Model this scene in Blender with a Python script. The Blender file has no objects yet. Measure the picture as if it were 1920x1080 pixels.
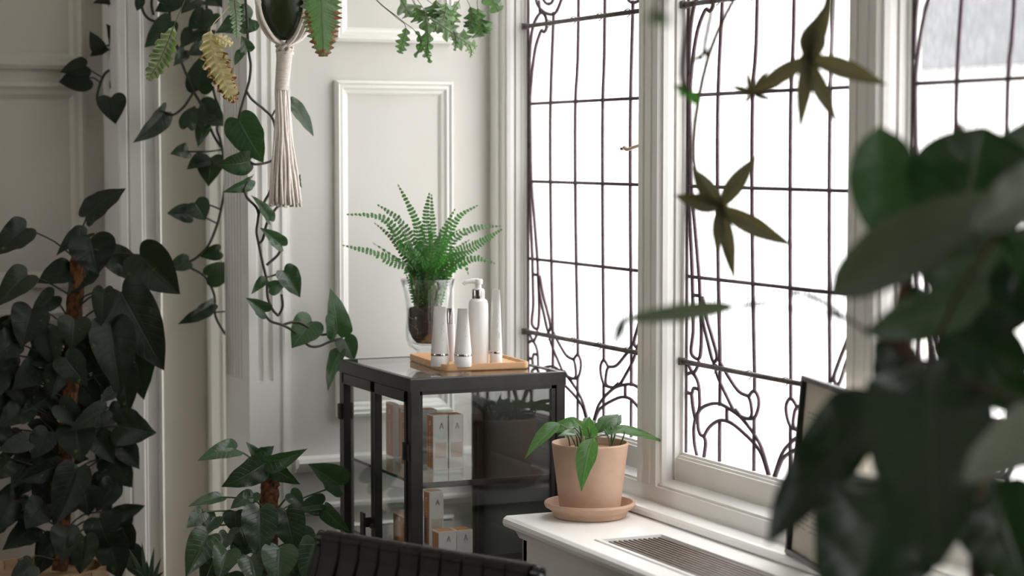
import bpy, math, random
import numpy as np
from mathutils import Vector, Matrix, geometry

random.seed(7)
R = math.radians
scene = bpy.context.scene
col = scene.collection

# ------------------------------------------------------------------ camera
F, YAW, PIT, EZ = 3870.0, R(23.98), R(3.74), 1.35
FW = Vector((math.sin(YAW)*math.cos(PIT), math.cos(YAW)*math.cos(PIT), -math.sin(PIT)))
RT = Vector((math.cos(YAW), -math.sin(YAW), 0))
UP = RT.cross(FW)
CAM = Vector((0, 0, EZ))
cd = bpy.data.cameras.new('camera')
cam = bpy.data.objects.new('camera', cd)
col.objects.link(cam)
cam.matrix_world = Matrix.Translation(CAM) @ Matrix((RT, UP, -FW)).transposed().to_4x4()
cd.sensor_width = 36
cd.lens = 36*F/1920
cd.clip_start = .05
cd.dof.use_dof = True
cd.dof.focus_distance = 4.05
cd.dof.aperture_fstop = 2.8
scene.camera = cam

# ------------------------------------------------------------------ sky, exposure
w = bpy.data.worlds.new('overcast_sky')
scene.world = w
w.use_nodes = True
bgn = w.node_tree.nodes['Background']
bgn.inputs[0].default_value = (1.0, .995, .985, 1)
# overcast sky: three times brighter overhead than at the horizon
wn_ = w.node_tree.nodes; wl_ = w.node_tree.links
tcw = wn_.new('ShaderNodeTexCoord'); sxw = wn_.new('ShaderNodeSeparateXYZ'); wl_.new(tcw.outputs['Generated'], sxw.inputs[0])
mxw = wn_.new('ShaderNodeMath'); mxw.operation = 'MAXIMUM'; wl_.new(sxw.outputs[2], mxw.inputs[0]); mxw.inputs[1].default_value = 0
stw = wn_.new('ShaderNodeMath'); stw.operation = 'MULTIPLY_ADD'; wl_.new(mxw.outputs[0], stw.inputs[0])
SKY = 3.2
stw.inputs[1].default_value = 2*SKY; stw.inputs[2].default_value = SKY
wl_.new(stw.outputs[0], bgn.inputs[1])
vs = scene.view_settings
vs.view_transform = 'Standard'
vs.look = 'None'
vs.exposure = 0.0
vs.gamma = 1.0
vs.use_curve_mapping = False
cy = scene.cycles
cy.use_denoising = True
cy.max_bounces = 10
cy.diffuse_bounces = 5
cy.transparent_max_bounces = 24
cy.transmission_bounces = 8
cy.sample_clamp_indirect = 8

# ------------------------------------------------------------------ pixel -> place
def ray(x, y): return FW + RT*((x-960)/F) + UP*((540-y)/F)
def atX(x, y, X): d = ray(x, y); return CAM + d*(X/d.x)
def atY(x, y, Y): d = ray(x, y); return CAM + d*(Y/d.y)
def atZ(x, y, Z): d = ray(x, y); return CAM + d*((Z-EZ)/d.z)
def atD(x, y, D): return CAM + ray(x, y)*D
def mpp(P): return (P-CAM).dot(FW)/F          # metres per photograph pixel at P

# ------------------------------------------------------------------ materials
def mat(name, rgb, rough=.5, metal=0, spec=.5, noise=None, bump=None, coat=0, sheen=0):
    m = bpy.data.materials.new(name); m.use_nodes = True
    nt = m.node_tree; b = nt.nodes['Principled BSDF']
    b.inputs['Base Color'].default_value = (*rgb, 1)
    b.inputs['Roughness'].default_value = rough
    b.inputs['Metallic'].default_value = metal
    b.inputs['Specular IOR Level'].default_value = spec
    b.inputs['Coat Weight'].default_value = coat
    b.inputs['Sheen Weight'].default_value = sheen
    tc = nt.nodes.new('ShaderNodeTexCoord')
    if noise:
        rgb2, sc, lo, hi = noise
        n = nt.nodes.new('ShaderNodeTexNoise'); n.inputs['Scale'].default_value = sc
        n.inputs['Detail'].default_value = 5
        nt.links.new(tc.outputs['Object'], n.inputs['Vector'])
        r = nt.nodes.new('ShaderNodeValToRGB')
        r.color_ramp.elements[0].position = lo; r.color_ramp.elements[1].position = hi
        r.color_ramp.elements[0].color = (*rgb, 1); r.color_ramp.elements[1].color = (*rgb2, 1)
        nt.links.new(n.outputs['Fac'], r.inputs['Fac'])
        nt.links.new(r.outputs['Color'], b.inputs['Base Color'])
    if bump:
        sc, st = bump
        n2 = nt.nodes.new('ShaderNodeTexNoise'); n2.inputs['Scale'].default_value = sc
        n2.inputs['Detail'].default_value = 3
        nt.links.new(tc.outputs['Object'], n2.inputs['Vector'])
        bp = nt.nodes.new('ShaderNodeBump'); bp.inputs['Strength'].default_value = st
        bp.inputs['Distance'].default_value = .002
        nt.links.new(n2.outputs['Fac'], bp.inputs['Height'])
        nt.links.new(bp.outputs['Normal'], b.inputs['Normal'])
    return m

def leafmat(name, rgb, rgb2, vein, trans=.25, rough=.35, fleck=0, veins=9, tint=None, spec=.5):
    m = bpy.data.materials.new(name); m.use_nodes = True
    nt = m.node_tree; b = nt.nodes['Principled BSDF']; N = nt.nodes.new; Lk = nt.links.new
    b.inputs['Roughness'].default_value = rough; b.inputs['Specular IOR Level'].default_value = spec
    uv = N('ShaderNodeUVMap'); sp = N('ShaderNodeSeparateXYZ'); Lk(uv.outputs[0], sp.inputs[0])
    # |s|: distance from the midrib
    sub = N('ShaderNodeMath'); sub.operation = 'SUBTRACT'; Lk(sp.outputs[0], sub.inputs[0]); sub.inputs[1].default_value = .5
    ab = N('ShaderNodeMath'); ab.operation = 'ABSOLUTE'; Lk(sub.outputs[0], ab.inputs[0])
    # side veins run outwards and towards the tip
    ma = N('ShaderNodeMath'); ma.operation = 'MULTIPLY_ADD'; Lk(ab.outputs[0], ma.inputs[0]); ma.inputs[1].default_value = -.55; Lk(sp.outputs[1], ma.inputs[2])
    mu = N('ShaderNodeMath'); mu.operation = 'MULTIPLY'; Lk(ma.outputs[0], mu.inputs[0]); mu.inputs[1].default_value = veins*6.283
    si = N('ShaderNodeMath'); si.operation = 'SINE'; Lk(mu.outputs[0], si.inputs[0])
    pw = N('ShaderNodeMapRange'); Lk(si.outputs[0], pw.inputs[0]); pw.inputs[1].default_value = .8; pw.inputs[2].default_value = 1.0; pw.inputs[4].default_value = .22
    mid = N('ShaderNodeMapRange'); Lk(ab.outputs[0], mid.inputs[0]); mid.inputs[1].default_value = .035; mid.inputs[2].default_value = .012; mid.inputs[4].default_value = .6
    mx = N('ShaderNodeMath'); mx.operation = 'MAXIMUM'; Lk(pw.outputs[0], mx.inputs[0]); Lk(mid.outputs[0], mx.inputs[1])
    tc = N('ShaderNodeTexCoord'); no = N('ShaderNodeTexNoise'); no.inputs['Scale'].default_value = 2.2; no.inputs['Detail'].default_value = 4
    inf = N('ShaderNodeObjectInfo')
    vadd = N('ShaderNodeVectorMath'); vadd.operation = 'ADD'; Lk(tc.outputs['Object'], vadd.inputs[0])
    cx = N('ShaderNodeCombineXYZ'); rm = N('ShaderNodeMath'); rm.operation = 'MULTIPLY'; Lk(inf.outputs['Random'], rm.inputs[0]); rm.inputs[1].default_value = 40
    Lk(rm.outputs[0], cx.inputs[2]); Lk(cx.outputs[0], vadd.inputs[1]); Lk(vadd.outputs[0], no.inputs['Vector'])
    m1 = N('ShaderNodeMix'); m1.data_type = 'RGBA'; Lk(no.outputs['Fac'], m1.inputs[0])
    m1.inputs[6].default_value = (*rgb, 1); m1.inputs[7].default_value = (*rgb2, 1)
    m2 = N('ShaderNodeMix'); m2.data_type = 'RGBA'; Lk(mx.outputs[0], m2.inputs[0]); Lk(m1.outputs[2], m2.inputs[6]); m2.inputs[7].default_value = (*vein, 1)
    out = m2.outputs[2]
    if fleck:
        f = N('ShaderNodeTexNoise'); f.inputs['Scale'].default_value = 5; f.inputs['Detail'].default_value = 3; Lk(vadd.outputs[0], f.inputs['Vector'])
        fr = N('ShaderNodeMapRange'); Lk(f.outputs['Fac'], fr.inputs[0]); fr.inputs[1].default_value = .68; fr.inputs[2].default_value = .74; fr.inputs[4].default_value = fleck
        m3 = N('ShaderNodeMix'); m3.data_type = 'RGBA'; Lk(fr.outputs[0], m3.inputs[0]); Lk(out, m3.inputs[6]); m3.inputs[7].default_value = (.22, .30, .07, 1); out = m3.outputs[2]
    hs = N('ShaderNodeHueSaturation'); Lk(out, hs.inputs['Color'])
    hv = N('ShaderNodeMapRange'); Lk(inf.outputs['Random'], hv.inputs[0]); hv.inputs[3].default_value = .72; hv.inputs[4].default_value = 1.25; Lk(hv.outputs[0], hs.inputs['Value'])
    Lk(hs.outputs[0], b.inputs['Base Color'])
    bp = N('ShaderNodeBump'); bp.inputs['Strength'].default_value = .5; bp.inputs['Distance'].default_value = .003; bp.invert = True
    Lk(mx.outputs[0], bp.inputs['Height']); Lk(bp.outputs[0], b.inputs['Normal'])
    tr = N('ShaderNodeBsdfTranslucent'); tm = N('ShaderNodeMix'); tm.data_type = 'RGBA'; tm.blend_type = 'MULTIPLY'; tm.inputs[0].default_value = 1
    br = N('ShaderNodeMix'); br.data_type = 'RGBA'; br.blend_type = 'ADD'; br.inputs[0].default_value = 1; Lk(hs.outputs[0], br.inputs[6]); Lk(hs.outputs[0], br.inputs[7])
    Lk(br.outputs[2], tm.inputs[6]); tm.inputs[7].default_value = (*(tint or (1.0, 1.5, .6)), 1); Lk(tm.outputs[2], tr.inputs[0])
    ms = N('ShaderNodeMixShader'); ms.inputs[0].default_value = trans; Lk(b.outputs[0], ms.inputs[1]); Lk(tr.outputs[0], ms.inputs[2])
    Lk(ms.outputs[0], nt.nodes['Material Output'].inputs[0])
    return m

def woodmat(name, a, b_, rough=.45, axis=0, scale=30):
    m = bpy.data.materials.new(name); m.use_nodes = True
    nt = m.node_tree; b = nt.nodes['Principled BSDF']; N = nt.nodes.new
    tc = N('ShaderNodeTexCoord'); mp = N('ShaderNodeMapping'); s = [scale]*3; s[axis] = scale*.08; mp.inputs['Scale'].default_value = s
    no = N('ShaderNodeTexNoise'); no.inputs['Scale'].default_value = 2; no.inputs['Detail'].default_value = 6; no.inputs['Distortion'].default_value = 1
    cr = N('ShaderNodeValToRGB'); cr.color_ramp.elements[0].position = .35; cr.color_ramp.elements[1].position = .65
    cr.color_ramp.elements[0].color = (*a, 1); cr.color_ramp.elements[1].color = (*b_, 1)
    nt.links.new(tc.outputs['Object'], mp.inputs[0]); nt.links.new(mp.outputs[0], no.inputs['Vector'])
    nt.links.new(no.outputs['Fac'], cr.inputs[0]); nt.links.new(cr.outputs[0], b.inputs['Base Color'])
    b.inputs['Roughness'].default_value = rough
    return m

def sheetglass(name, tint, refl_ior=1.5, extra=0.0, k=1.0, rim=None):
    """thin clear sheet: straight-through light plus a Fresnel reflection"""
    m = bpy.data.materials.new(name); m.use_nodes = True
    nt = m.node_tree; N = nt.nodes.new; nt.nodes.remove(nt.nodes['Principled BSDF'])
    t = N('ShaderNodeBsdfTransparent'); t.inputs[0].default_value = (*tint, 1)
    g = N('ShaderNodeBsdfGlossy'); g.inputs['Roughness'].default_value = .01; g.inputs[0].default_value = (1, 1, 1, 1)
    ge = N('ShaderNodeNewGeometry'); dt = N('ShaderNodeVectorMath'); dt.operation = 'DOT_PRODUCT'; nt.links.new(ge.outputs['Normal'], dt.inputs[0]); nt.links.new(ge.outputs['Incoming'], dt.inputs[1])
    ac = N('ShaderNodeMath'); ac.operation = 'ABSOLUTE'; nt.links.new(dt.outputs['Value'], ac.inputs[0])
    om = N('ShaderNodeMath'); om.operation = 'SUBTRACT'; om.inputs[0].default_value = 1; nt.links.new(ac.outputs[0], om.inputs[1])
    p5 = N('ShaderNodeMath'); p5.operation = 'POWER'; nt.links.new(om.outputs[0], p5.inputs[0]); p5.inputs[1].default_value = 5
    if rim:      # longer path through the wall where it is seen edge-on
        p3 = N('ShaderNodeMath'); p3.operation = 'POWER'; nt.links.new(om.outputs[0], p3.inputs[0]); p3.inputs[1].default_value = 3.5
        mr = N('ShaderNodeMix'); mr.data_type = 'RGBA'; nt.links.new(p3.outputs[0], mr.inputs[0]); mr.inputs[6].default_value = (*tint, 1); mr.inputs[7].default_value = (*rim, 1); nt.links.new(mr.outputs[2], t.inputs[0])
    f = N('ShaderNodeMath'); f.operation = 'MULTIPLY_ADD'; nt.links.new(p5.outputs[0], f.inputs[0]); f.inputs[1].default_value = .96; f.inputs[2].default_value = .04
    a = N('ShaderNodeMath'); a.operation = 'MULTIPLY_ADD'; a.use_clamp = True; nt.links.new(f.outputs[0], a.inputs[0]); a.inputs[1].default_value = k; a.inputs[2].default_value = extra
    ms = N('ShaderNodeMixShader'); nt.links.new(a.outputs[0], ms.inputs[0]); nt.links.new(t.outputs[0], ms.inputs[1]); nt.links.new(g.outputs[0], ms.inputs[2])
    nt.links.new(ms.outputs[0], nt.nodes['Material Output'].inputs[0])
    return m

def obscureglass(name):
    """old textured window glass: most light straight through, some scattered by the rippled surface"""
    m = bpy.data.materials.new(name); m.use_nodes = True
    nt = m.node_tree; N = nt.nodes.new; Lk = nt.links.new; nt.nodes.remove(nt.nodes['Principled BSDF'])
    tc = N('ShaderNodeTexCoord'); mp = N('ShaderNodeMapping'); mp.inputs['Scale'].default_value = (1, 1, .35); Lk(tc.outputs['Object'], mp.inputs[0])
    no = N('ShaderNodeTexNoise'); no.inputs['Scale'].default_value = 130; no.inputs['Detail'].default_value = 4; Lk(mp.outputs[0], no.inputs['Vector'])
    bp = N('ShaderNodeBump'); bp.inputs['Strength'].default_value = .6; bp.inputs['Distance'].default_value = .003; Lk(no.outputs['Fac'], bp.inputs['Height'])
    t = N('ShaderNodeBsdfTransparent')
    r = N('ShaderNodeMapRange'); Lk(no.outputs['Fac'], r.inputs[0]); r.inputs[1].default_value = .35; r.inputs[2].default_value = .65; r.inputs[3].default_value = .7; r.inputs[4].default_value = 1.0
    cc = N('ShaderNodeCombineColor'); [Lk(r.outputs[0], cc.inputs[i]) for i in range(3)]; Lk(cc.outputs[0], t.inputs[0])
    tl = N('ShaderNodeBsdfTranslucent'); tl.inputs[0].default_value = (.93, .94, .95, 1); Lk(bp.outputs[0], tl.inputs['Normal'])
    g = N('ShaderNodeBsdfGlossy'); g.inputs['Roughness'].default_value = .15; Lk(bp.outputs[0], g.inputs['Normal'])
    m1 = N('ShaderNodeMixShader'); m1.inputs[0].default_value = .07; Lk(t.outputs[0], m1.inputs[1]); Lk(tl.outputs[0], m1.inputs[2])
    m2 = N('ShaderNodeMixShader'); m2.inputs[0].default_value = .06; Lk(m1.outputs[0], m2.inputs[1]); Lk(g.outputs[0], m2.inputs[2])
    Lk(m2.outputs[0], nt.nodes['Material Output'].inputs[0])
    return m

M = {}
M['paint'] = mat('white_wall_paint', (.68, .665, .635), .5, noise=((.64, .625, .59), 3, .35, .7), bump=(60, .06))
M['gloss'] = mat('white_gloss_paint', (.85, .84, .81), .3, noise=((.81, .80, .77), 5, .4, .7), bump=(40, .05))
M['shadepaint'] = mat('shaded_wall_paint', (.56, .53, .475), .55, noise=((.52, .49, .435), 3, .35, .7), bump=(60, .06))  # wall paint darkened to stand in for the shade beyond the pilaster
M['sill'] = mat('toplit_white_gloss', (.90, .885, .86), .3, noise=((.87, .855, .83), 6, .4, .7), bump=(40, .04))  # gloss whitened on sill and radiator top, standing in for light from above
M['dim'] = mat('pale_room_paint', (.66, .61, .53), .7, noise=((.62, .57, .49), 2, .4, .6))
M['ceil'] = mat('ceiling_paint', (.78, .77, .75), .8, noise=((.75, .74, .72), 2, .4, .6))
M['floor'] = woodmat('dark_floor_boards', (.10, .06, .035), (.18, .11, .06), .4, 1, 12)
M['lead'] = mat('lead', (.085, .050, .070), .5, .2, noise=((.11, .075, .095), 90, .4, .6))
M['bar'] = mat('saddle_bar_iron', (.075, .058, .055), .5, .4, noise=((.14, .11, .10), 60, .4, .7))
M['pane'] = obscureglass('textured_window_glass')
M['sheet'] = sheetglass('cabinet_glass', (.975, .985, .98))
M['topsheet'] = sheetglass('cabinet_top_glass', (.93, .95, .94), k=1.1)
M['vase'] = sheetglass('vase_glass', (.965, .975, .97), k=1.5, rim=(.42, .44, .43))
M['black'] = mat('black_steel', (.018, .017, .016), .38, .2, noise=((.026, .024, .022), 30, .4, .6))
M['blackpanel'] = mat('black_back_panel', (.020, .020, .020), .45)
M['terra'] = mat('terracotta', (.43, .265, .18), .8, noise=((.56, .385, .285), 11, .3, .7), bump=(120, .12))
M['terra2'] = mat('terracotta_inside', (.40, .20, .12), .9, noise=((.46, .25, .16), 14, .3, .7))
M['soil'] = mat('potting_soil', (.020, .013, .009), .95, noise=((.05, .032, .022), 60, .4, .6), bump=(150, .9))
M['coir'] = mat('coir', (.16, .062, .018), .95, noise=((.05, .02, .008), 70, .4, .6), bump=(160, 1.0))
M['cord'] = mat('cotton_cord', (.84, .78, .72), .9, noise=((.76, .69, .62), 120, .4, .7), bump=(500, .5), sheen=.3)
M['greenglaze'] = mat('dark_green_glaze', (.030, .048, .018), .3, noise=((.018, .030, .012), 12, .3, .7))
M['plastic'] = mat('white_plastic', (.82, .80, .78), .35)
M['plastic2'] = mat('white_tube', (.74, .72, .69), .4)
M['lilac'] = mat('pale_bottle', (.66, .63, .68), .3)
M['chrome'] = mat('chrome', (.55, .50, .50), .12, 1.0)
M['print'] = mat('grey_print', (.28, .27, .27), .6)
M['white_card'] = mat('white_card', (.70, .69, .68), .55)
M['orange_card'] = mat('orange_card', (.44, .17, .055), .5, noise=((.50, .20, .07), 20, .4, .6))
M['peach'] = mat('peach_print', (.60, .50, .44), .55)
M['tray'] = woodmat('beech_tray', (.50, .27, .12), (.62, .37, .19), .5, 0, 40)
M['leather'] = mat('dark_brown_leather', (.0115, .0072, .0062), .55, noise=((.019, .0115, .0095), 25, .35, .65), bump=(200, .25), spec=.25)
M['tube_metal'] = mat('black_chair_frame', (.012, .012, .012), .25, .3)
M['planter'] = woodmat('pale_wood_planter', (.30, .19, .095), (.40, .27, .15), .6, 0, 20)
M['greypot'] = mat('grey_ceramic', (.30, .29, .27), .6, noise=((.25, .24, .22), 8, .4, .6))
M['grille'] = mat('bronze_grille', (.20, .16, .135), .4, .5, noise=((.25, .21, .18), 50, .4, .6))
M['void'] = mat('dark_grille_recess', (.02, .015, .012), .9)
M['frame'] = mat('black_sign_frame', (.010, .010, .011), .35)
M['paper'] = mat('cream_paper', (.62, .575, .49), .8)
M['ivory'] = mat('ivory_handle', (.62, .45, .33), .35)
M['dark_tip'] = mat('dark_metal_tip', (.10, .03, .03), .4)
M['slate'] = mat('slate_roof', (.060, .062, .070), .8, noise=((.035, .037, .042), 3, .3, .7))
M['render'] = mat('pale_render', (.75, .74, .72), .9)
M['paving'] = mat('outdoor_paving', (.55, .54, .52), .9)
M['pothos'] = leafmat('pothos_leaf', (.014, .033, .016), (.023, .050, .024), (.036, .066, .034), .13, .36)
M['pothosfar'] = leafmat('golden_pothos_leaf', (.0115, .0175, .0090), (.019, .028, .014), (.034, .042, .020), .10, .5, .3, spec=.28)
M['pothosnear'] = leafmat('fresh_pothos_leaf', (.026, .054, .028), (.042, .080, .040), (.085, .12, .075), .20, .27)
M['stem'] = mat('vine_stem', (.022, .034, .017), .5, noise=((.035, .022, .014), 25, .4, .6))
M['stem2'] = mat('green_petiole', (.055, .10, .035), .45)
M['fern'] = leafmat('sword_fern_leaflet', (.030, .105, .030), (.050, .155, .042), (.07, .17, .05), .3, .5)
M['rachis'] = mat('fern_rachis', (.10, .09, .035), .6)
M['lily'] = leafmat('lance_leaf', (.048, .110, .042), (.078, .15, .055), (.17, .25, .09), .28, .33, .55, 7)
M['bluefern'] = leafmat('blue_fern_frond', (.25, .31, .265), (.38, .42, .36), (.50, .53, .49), .2, .6, 0, 14)
M['greenfern'] = leafmat('green_fern_frond', (.085, .145, .075), (.14, .20, .12), (.24, .29, .21), .25, .55, 0, 14)
M['limefern'] = leafmat('pale_fern_frond', (.27, .33, .22), (.38, .41, .24), (.44, .47, .38), .2, .6, 0, 14)
M['orangefern'] = leafmat('yellowing_fern_frond', (.64, .58, .42), (.58, .43, .28), (.66, .28, .15), .2, .6, 0, 14)
M['brownfern'] = mat('withered_frond_edge', (.33, .14, .06), .7, noise=((.20, .08, .035), 60, .4, .6))
M['fig'] = leafmat('fiddle_leaf', (.0085, .020, .0085), (.013, .030, .012), (.026, .045, .022), .16, .32, 0, 6, tint=(1.2, 1.8, .9))
M['figpale'] = leafmat('pale_fiddle_leaf', (.085, .105, .078), (.115, .135, .10), (.14, .16, .12), .12, .5, 0, 6)  # paler grey-green than the other fig leaves
M['figlit'] = leafmat('backlit_fiddle_leaf', (.019, .040, .018), (.027, .053, .024), (.045, .070, .040), .22, .42, 0, 6, tint=(1.0, 1.3, .8))  # lighter green painted in for fig leaves with the window behind them
M['figstem'] = mat('fig_stem', (.085, .035, .016), .7, noise=((.05, .025, .012), 30, .4, .6))
M['palmate'] = leafmat('palmate_leaflet', (.056, .054, .028), (.076, .074, .038), (.09, .085, .055), .22, .4, tint=(1.1, 1.0, .7))
M['palmgreen'] = leafmat('palmate_leaflet_green', (.035, .10, .03), (.05, .13, .04), (.09, .15, .06), .3, .4)
M['aloe'] = mat('aloe_leaf', (.040, .080, .045), .4, noise=((.06, .11, .06), 15, .4, .6))
M['root'] = mat('pale_root', (.36, .27, .15), .8)

# ------------------------------------------------------------------ mesh helpers
class MB:
    def __init__(s): s.v = []; s.f = []; s.m = []
    def add(s, vs, fs, mi=0):
        o = len(s.v); s.v += [tuple(v) for v in vs]; s.f += [tuple(i+o for i in f) for f in fs]; s.m += [mi]*len(fs); return s
    def box(s, a, b, mi=0):
        (x0, y0, z0), (x1, y1, z1) = a, b
        x0, x1 = sorted((x0, x1)); y0, y1 = sorted((y0, y1)); z0, z1 = sorted((z0, z1))
        return s.add([(x0,y0,z0),(x1,y0,z0),(x1,y1,z0),(x0,y1,z0),(x0,y0,z1),(x1,y0,z1),(x1,y1,z1),(x0,y1,z1)],
                     [(0,3,2,1),(4,5,6,7),(0,1,5,4),(1,2,6,5),(2,3,7,6),(3,0,4,7)], mi)
    def prism(s, poly, z0, z1, mi=0):
        a = sum(poly[i][0]*poly[(i+1)%len(poly)][1]-poly[(i+1)%len(poly)][0]*poly[i][1] for i in range(len(poly)))
        if a < 0: poly = poly[::-1]
        n = len(poly)
        return s.add([(x,y,z0) for x,y in poly]+[(x,y,z1) for x,y in poly],
                     [tuple(range(n-1,-1,-1)), tuple(range(n,2*n))]+[(i,(i+1)%n,n+(i+1)%n,n+i) for i in range(n)], mi)
    def extrude_y(s, poly, y0, y1, mi=0):      # poly of (x,z)
        n = len(poly)
        return s.add([(x,y0,z) for x,z in poly]+[(x,y1,z) for x,z in poly],
                     [tuple(range(n)), tuple(range(2*n-1,n-1,-1))]+[(i,n+i,n+(i+1)%n,(i+1)%n) for i in range(n)], mi)
    def extrude_x(s, poly, x0, x1, mi=0):      # poly of (y,z)
        n = len(poly)
        return s.add([(x0,y,z) for y,z in poly]+[(x1,y,z) for y,z in poly],
                     [tuple(range(n-1,-1,-1)), tuple(range(n,2*n))]+[(i,(i+1)%n,n+(i+1)%n,n+i) for i in range(n)], mi)
    def lathe(s, prof, c=(0,0,0), seg=32, mi=0, sx=1, sy=1):
        c = Vector(c); vs = []
        for r, z in prof:
            for k in range(seg):
                a = 2*math.pi*k/seg; vs.append((c.x+r*math.cos(a)*sx, c.y+r*math.sin(a)*sy, c.z+z))
        fs = [(i*seg+k, i*seg+(k+1)%seg, (i+1)*seg+(k+1)%seg, (i+1)*seg+k) for i in range(len(prof)-1) for k in range(seg)]
        if prof[0][0] > 1e-5: fs.append(tuple(range(seg-1,-1,-1)))
        if prof[-1][0] > 1e-5: fs.append(tuple((len(prof)-1)*seg+k for k in range(seg)))
        return s.add(vs, fs, mi)
    def tube(s, pts, r, seg=6, mi=0, closed=False, flat=None):
        pts = [Vector(p) for p in pts]; n = len(pts)
        rs = r if isinstance(r, (list, tuple)) else [r]*n
        vs = []; prev = None
        for i, p in enumerate(pts):
            if closed: t = pts[(i+1)%n]-pts[i-1]
            else: t = pts[min(i+1,n-1)]-pts[max(i-1,0)]
            if t.length < 1e-9: t = Vector((0,0,1))
            t.normalize()
            if flat: u = Vector(flat)
            elif prev is None: u = Vector((0,0,1)) if abs(t.z) < .9 else Vector((1,0,0))
            else: u = prev
            u = (u - t*u.dot(t))
            if u.length < 1e-6: u = t.orthogonal()
            u.normalize(); prev = u; v = t.cross(u)
            for k in range(seg):
                a = 2*math.pi*(k+.5)/seg; vs.append(p+(u*math.cos(a)+v*math.sin(a))*rs[i])
        m = n if closed else n-1
        fs = [(i*seg+k, i*seg+(k+1)%seg, ((i+1)%n)*seg+(k+1)%seg, ((i+1)%n)*seg+k) for i in range(m) for k in range(seg)]
        if not closed: fs += [tuple(range(seg-1,-1,-1)), tuple((n-1)*seg+k for k in range(seg))]
        return s.add(vs, fs, mi)
    def mesh(s, name, mats, smooth=False, uv=None):
        me = bpy.data.meshes.new(name); me.from_pydata(s.v, [], s.f); me.update()
        for mm in (mats if isinstance(mats, (list, tuple)) else [mats]): me.materials.append(M[mm])
        if any(s.m): me.polygons.foreach_set('material_index', s.m)
        if smooth: me.polygons.foreach_set('use_smooth', [True]*len(s.f))
        if uv:
            l = me.uv_layers.new(name='UVMap')
            for lp in me.loops: l.data[lp.index].uv = uv[lp.vertex_index]
        return me
    def build(s, name, mats, parent=None, smooth=False, bevel=0, auto=False):
        me = s.mesh(name, mats, smooth)
        o = bpy.data.objects.new(name, me); link(o, parent)
        if auto: me.set_sharp_from_angle(angle=R(35))
        if bevel:
            md = o.modifiers.new('bevel', 'BEVEL'); md.width = bevel; md.segments = 2; md.limit_method = 'ANGLE'; md.angle_limit = R(40)
        return o

def link(o, parent=None):
    col.objects.link(o)
    if parent is not None:
        o.parent = parent
        inv = Matrix.Identity(4); p = parent
        chain = []
        while p is not None: chain.append(p); p = p.parent
        W = Matrix.Identity(4)
        for q in reversed(chain): W = W @ q.matrix_parent_inverse @ q.matrix_basis
        o.matrix_parent_inverse = W.inverted()
    return o

def tag(o, label, cat=None, group=None, kind=None):
    if label: o['label'] = label
    if cat: o['category'] = cat
    if group: o['group'] = group
    if kind: o['kind'] = kind
    return o
def thing(name, label, cat, loc=(0,0,0), group=None):
    o = bpy.data.objects.new(name, None); o.empty_display_size = .02; o.location = loc; link(o)
    return tag(o, label, cat, group)
def struct(name, label, loc=(0,0,0)):
    o = bpy.data.objects.new(name, None); o.empty_display_size = .02; o.location = loc; link(o); o['kind'] = 'structure'; o['label'] = label
    return o

def smooth_path(pts, k=5, closed=False):
    pts = [Vector(p) for p in pts]; n = len(pts)
    if n < 3: return pts
    out = []
    for i in range(n if closed else n-1):
        if closed: p0, p1, p2, p3 = pts[i-1], pts[i], pts[(i+1)%n], pts[(i+2)%n]
        else: p0, p1, p2, p3 = pts[max(i-1,0)], pts[i], pts[i+1], pts[min(i+2,n-1)]
        for j in range(k):
            t = j/k
            out.append(.5*((2*p1)+(p2-p0)*t+(2*p0-5*p1+4*p2-p3)*t*t+(3*p1-p0-3*p2+p3)*t**3))
    if not closed: out.append(pts[-1])
    return out

def rect_moulding(mb, org, U, V, N, w_, h_, prof, mi=0):
    """mitred moulding round a rectangle: prof = (inset, height)"""
    org, U, V, N = map(Vector, (org, U, V, N)); vs = []
    for d, h in prof:
        for a, b_ in ((d,d),(w_-d,d),(w_-d,h_-d),(d,h_-d)): vs.append(org+U*a+V*b_+N*h)
    fs = []
    for i in range(len(prof)-1):
        for k in range(4): fs.append((i*4+k, i*4+(k+1)%4, (i+1)*4+(k+1)%4, (i+1)*4+k))
    mb.add(vs, fs, mi)

# ------------------------------------------------------------------ the room
YB, XG, XF = 4.36, 1.94, 1.885          # back wall, window glass, window casing face
ZC = 2.75
fl = MB().prism([(-2.4,-1.4),(1.06,-1.4),(1.06,.45),(2.06,.45),(2.06,5.2),(-2.4,5.2)], -.05, 0).build('floor', 'floor'); tag(fl, 'dark wooden floor of the room', kind='structure')
ce = MB().prism([(-2.4,-1.4),(1.06,-1.4),(1.06,.45),(2.06,.45),(2.06,5.2),(-2.4,5.2)], ZC, ZC+.05).build('ceiling', 'ceil'); tag(ce, 'pale ceiling of the room', kind='structure')
wlf = struct('wall_left', 'pale wall far to the left with a sash window', (-2.35,1.9,0))
LW = ((3.45,4.40),)                 # a tall window lights the room from the left
for a, b_, c, d in ((-1.4,3.45,0,ZC),(4.40,5.2,0,ZC),(3.45,4.40,0,.7),(3.45,4.40,2.4,ZC)):
    MB().box((-2.4,a,c),(-2.3,b_,d)).build('wall_face', 'dim', wlf)
o = MB().box((-2.3,-1.4,0),(1.05,-1.3,ZC)).build('wall_rear', 'dim'); tag(o, 'beige wall behind the viewer', kind='structure')

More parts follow.
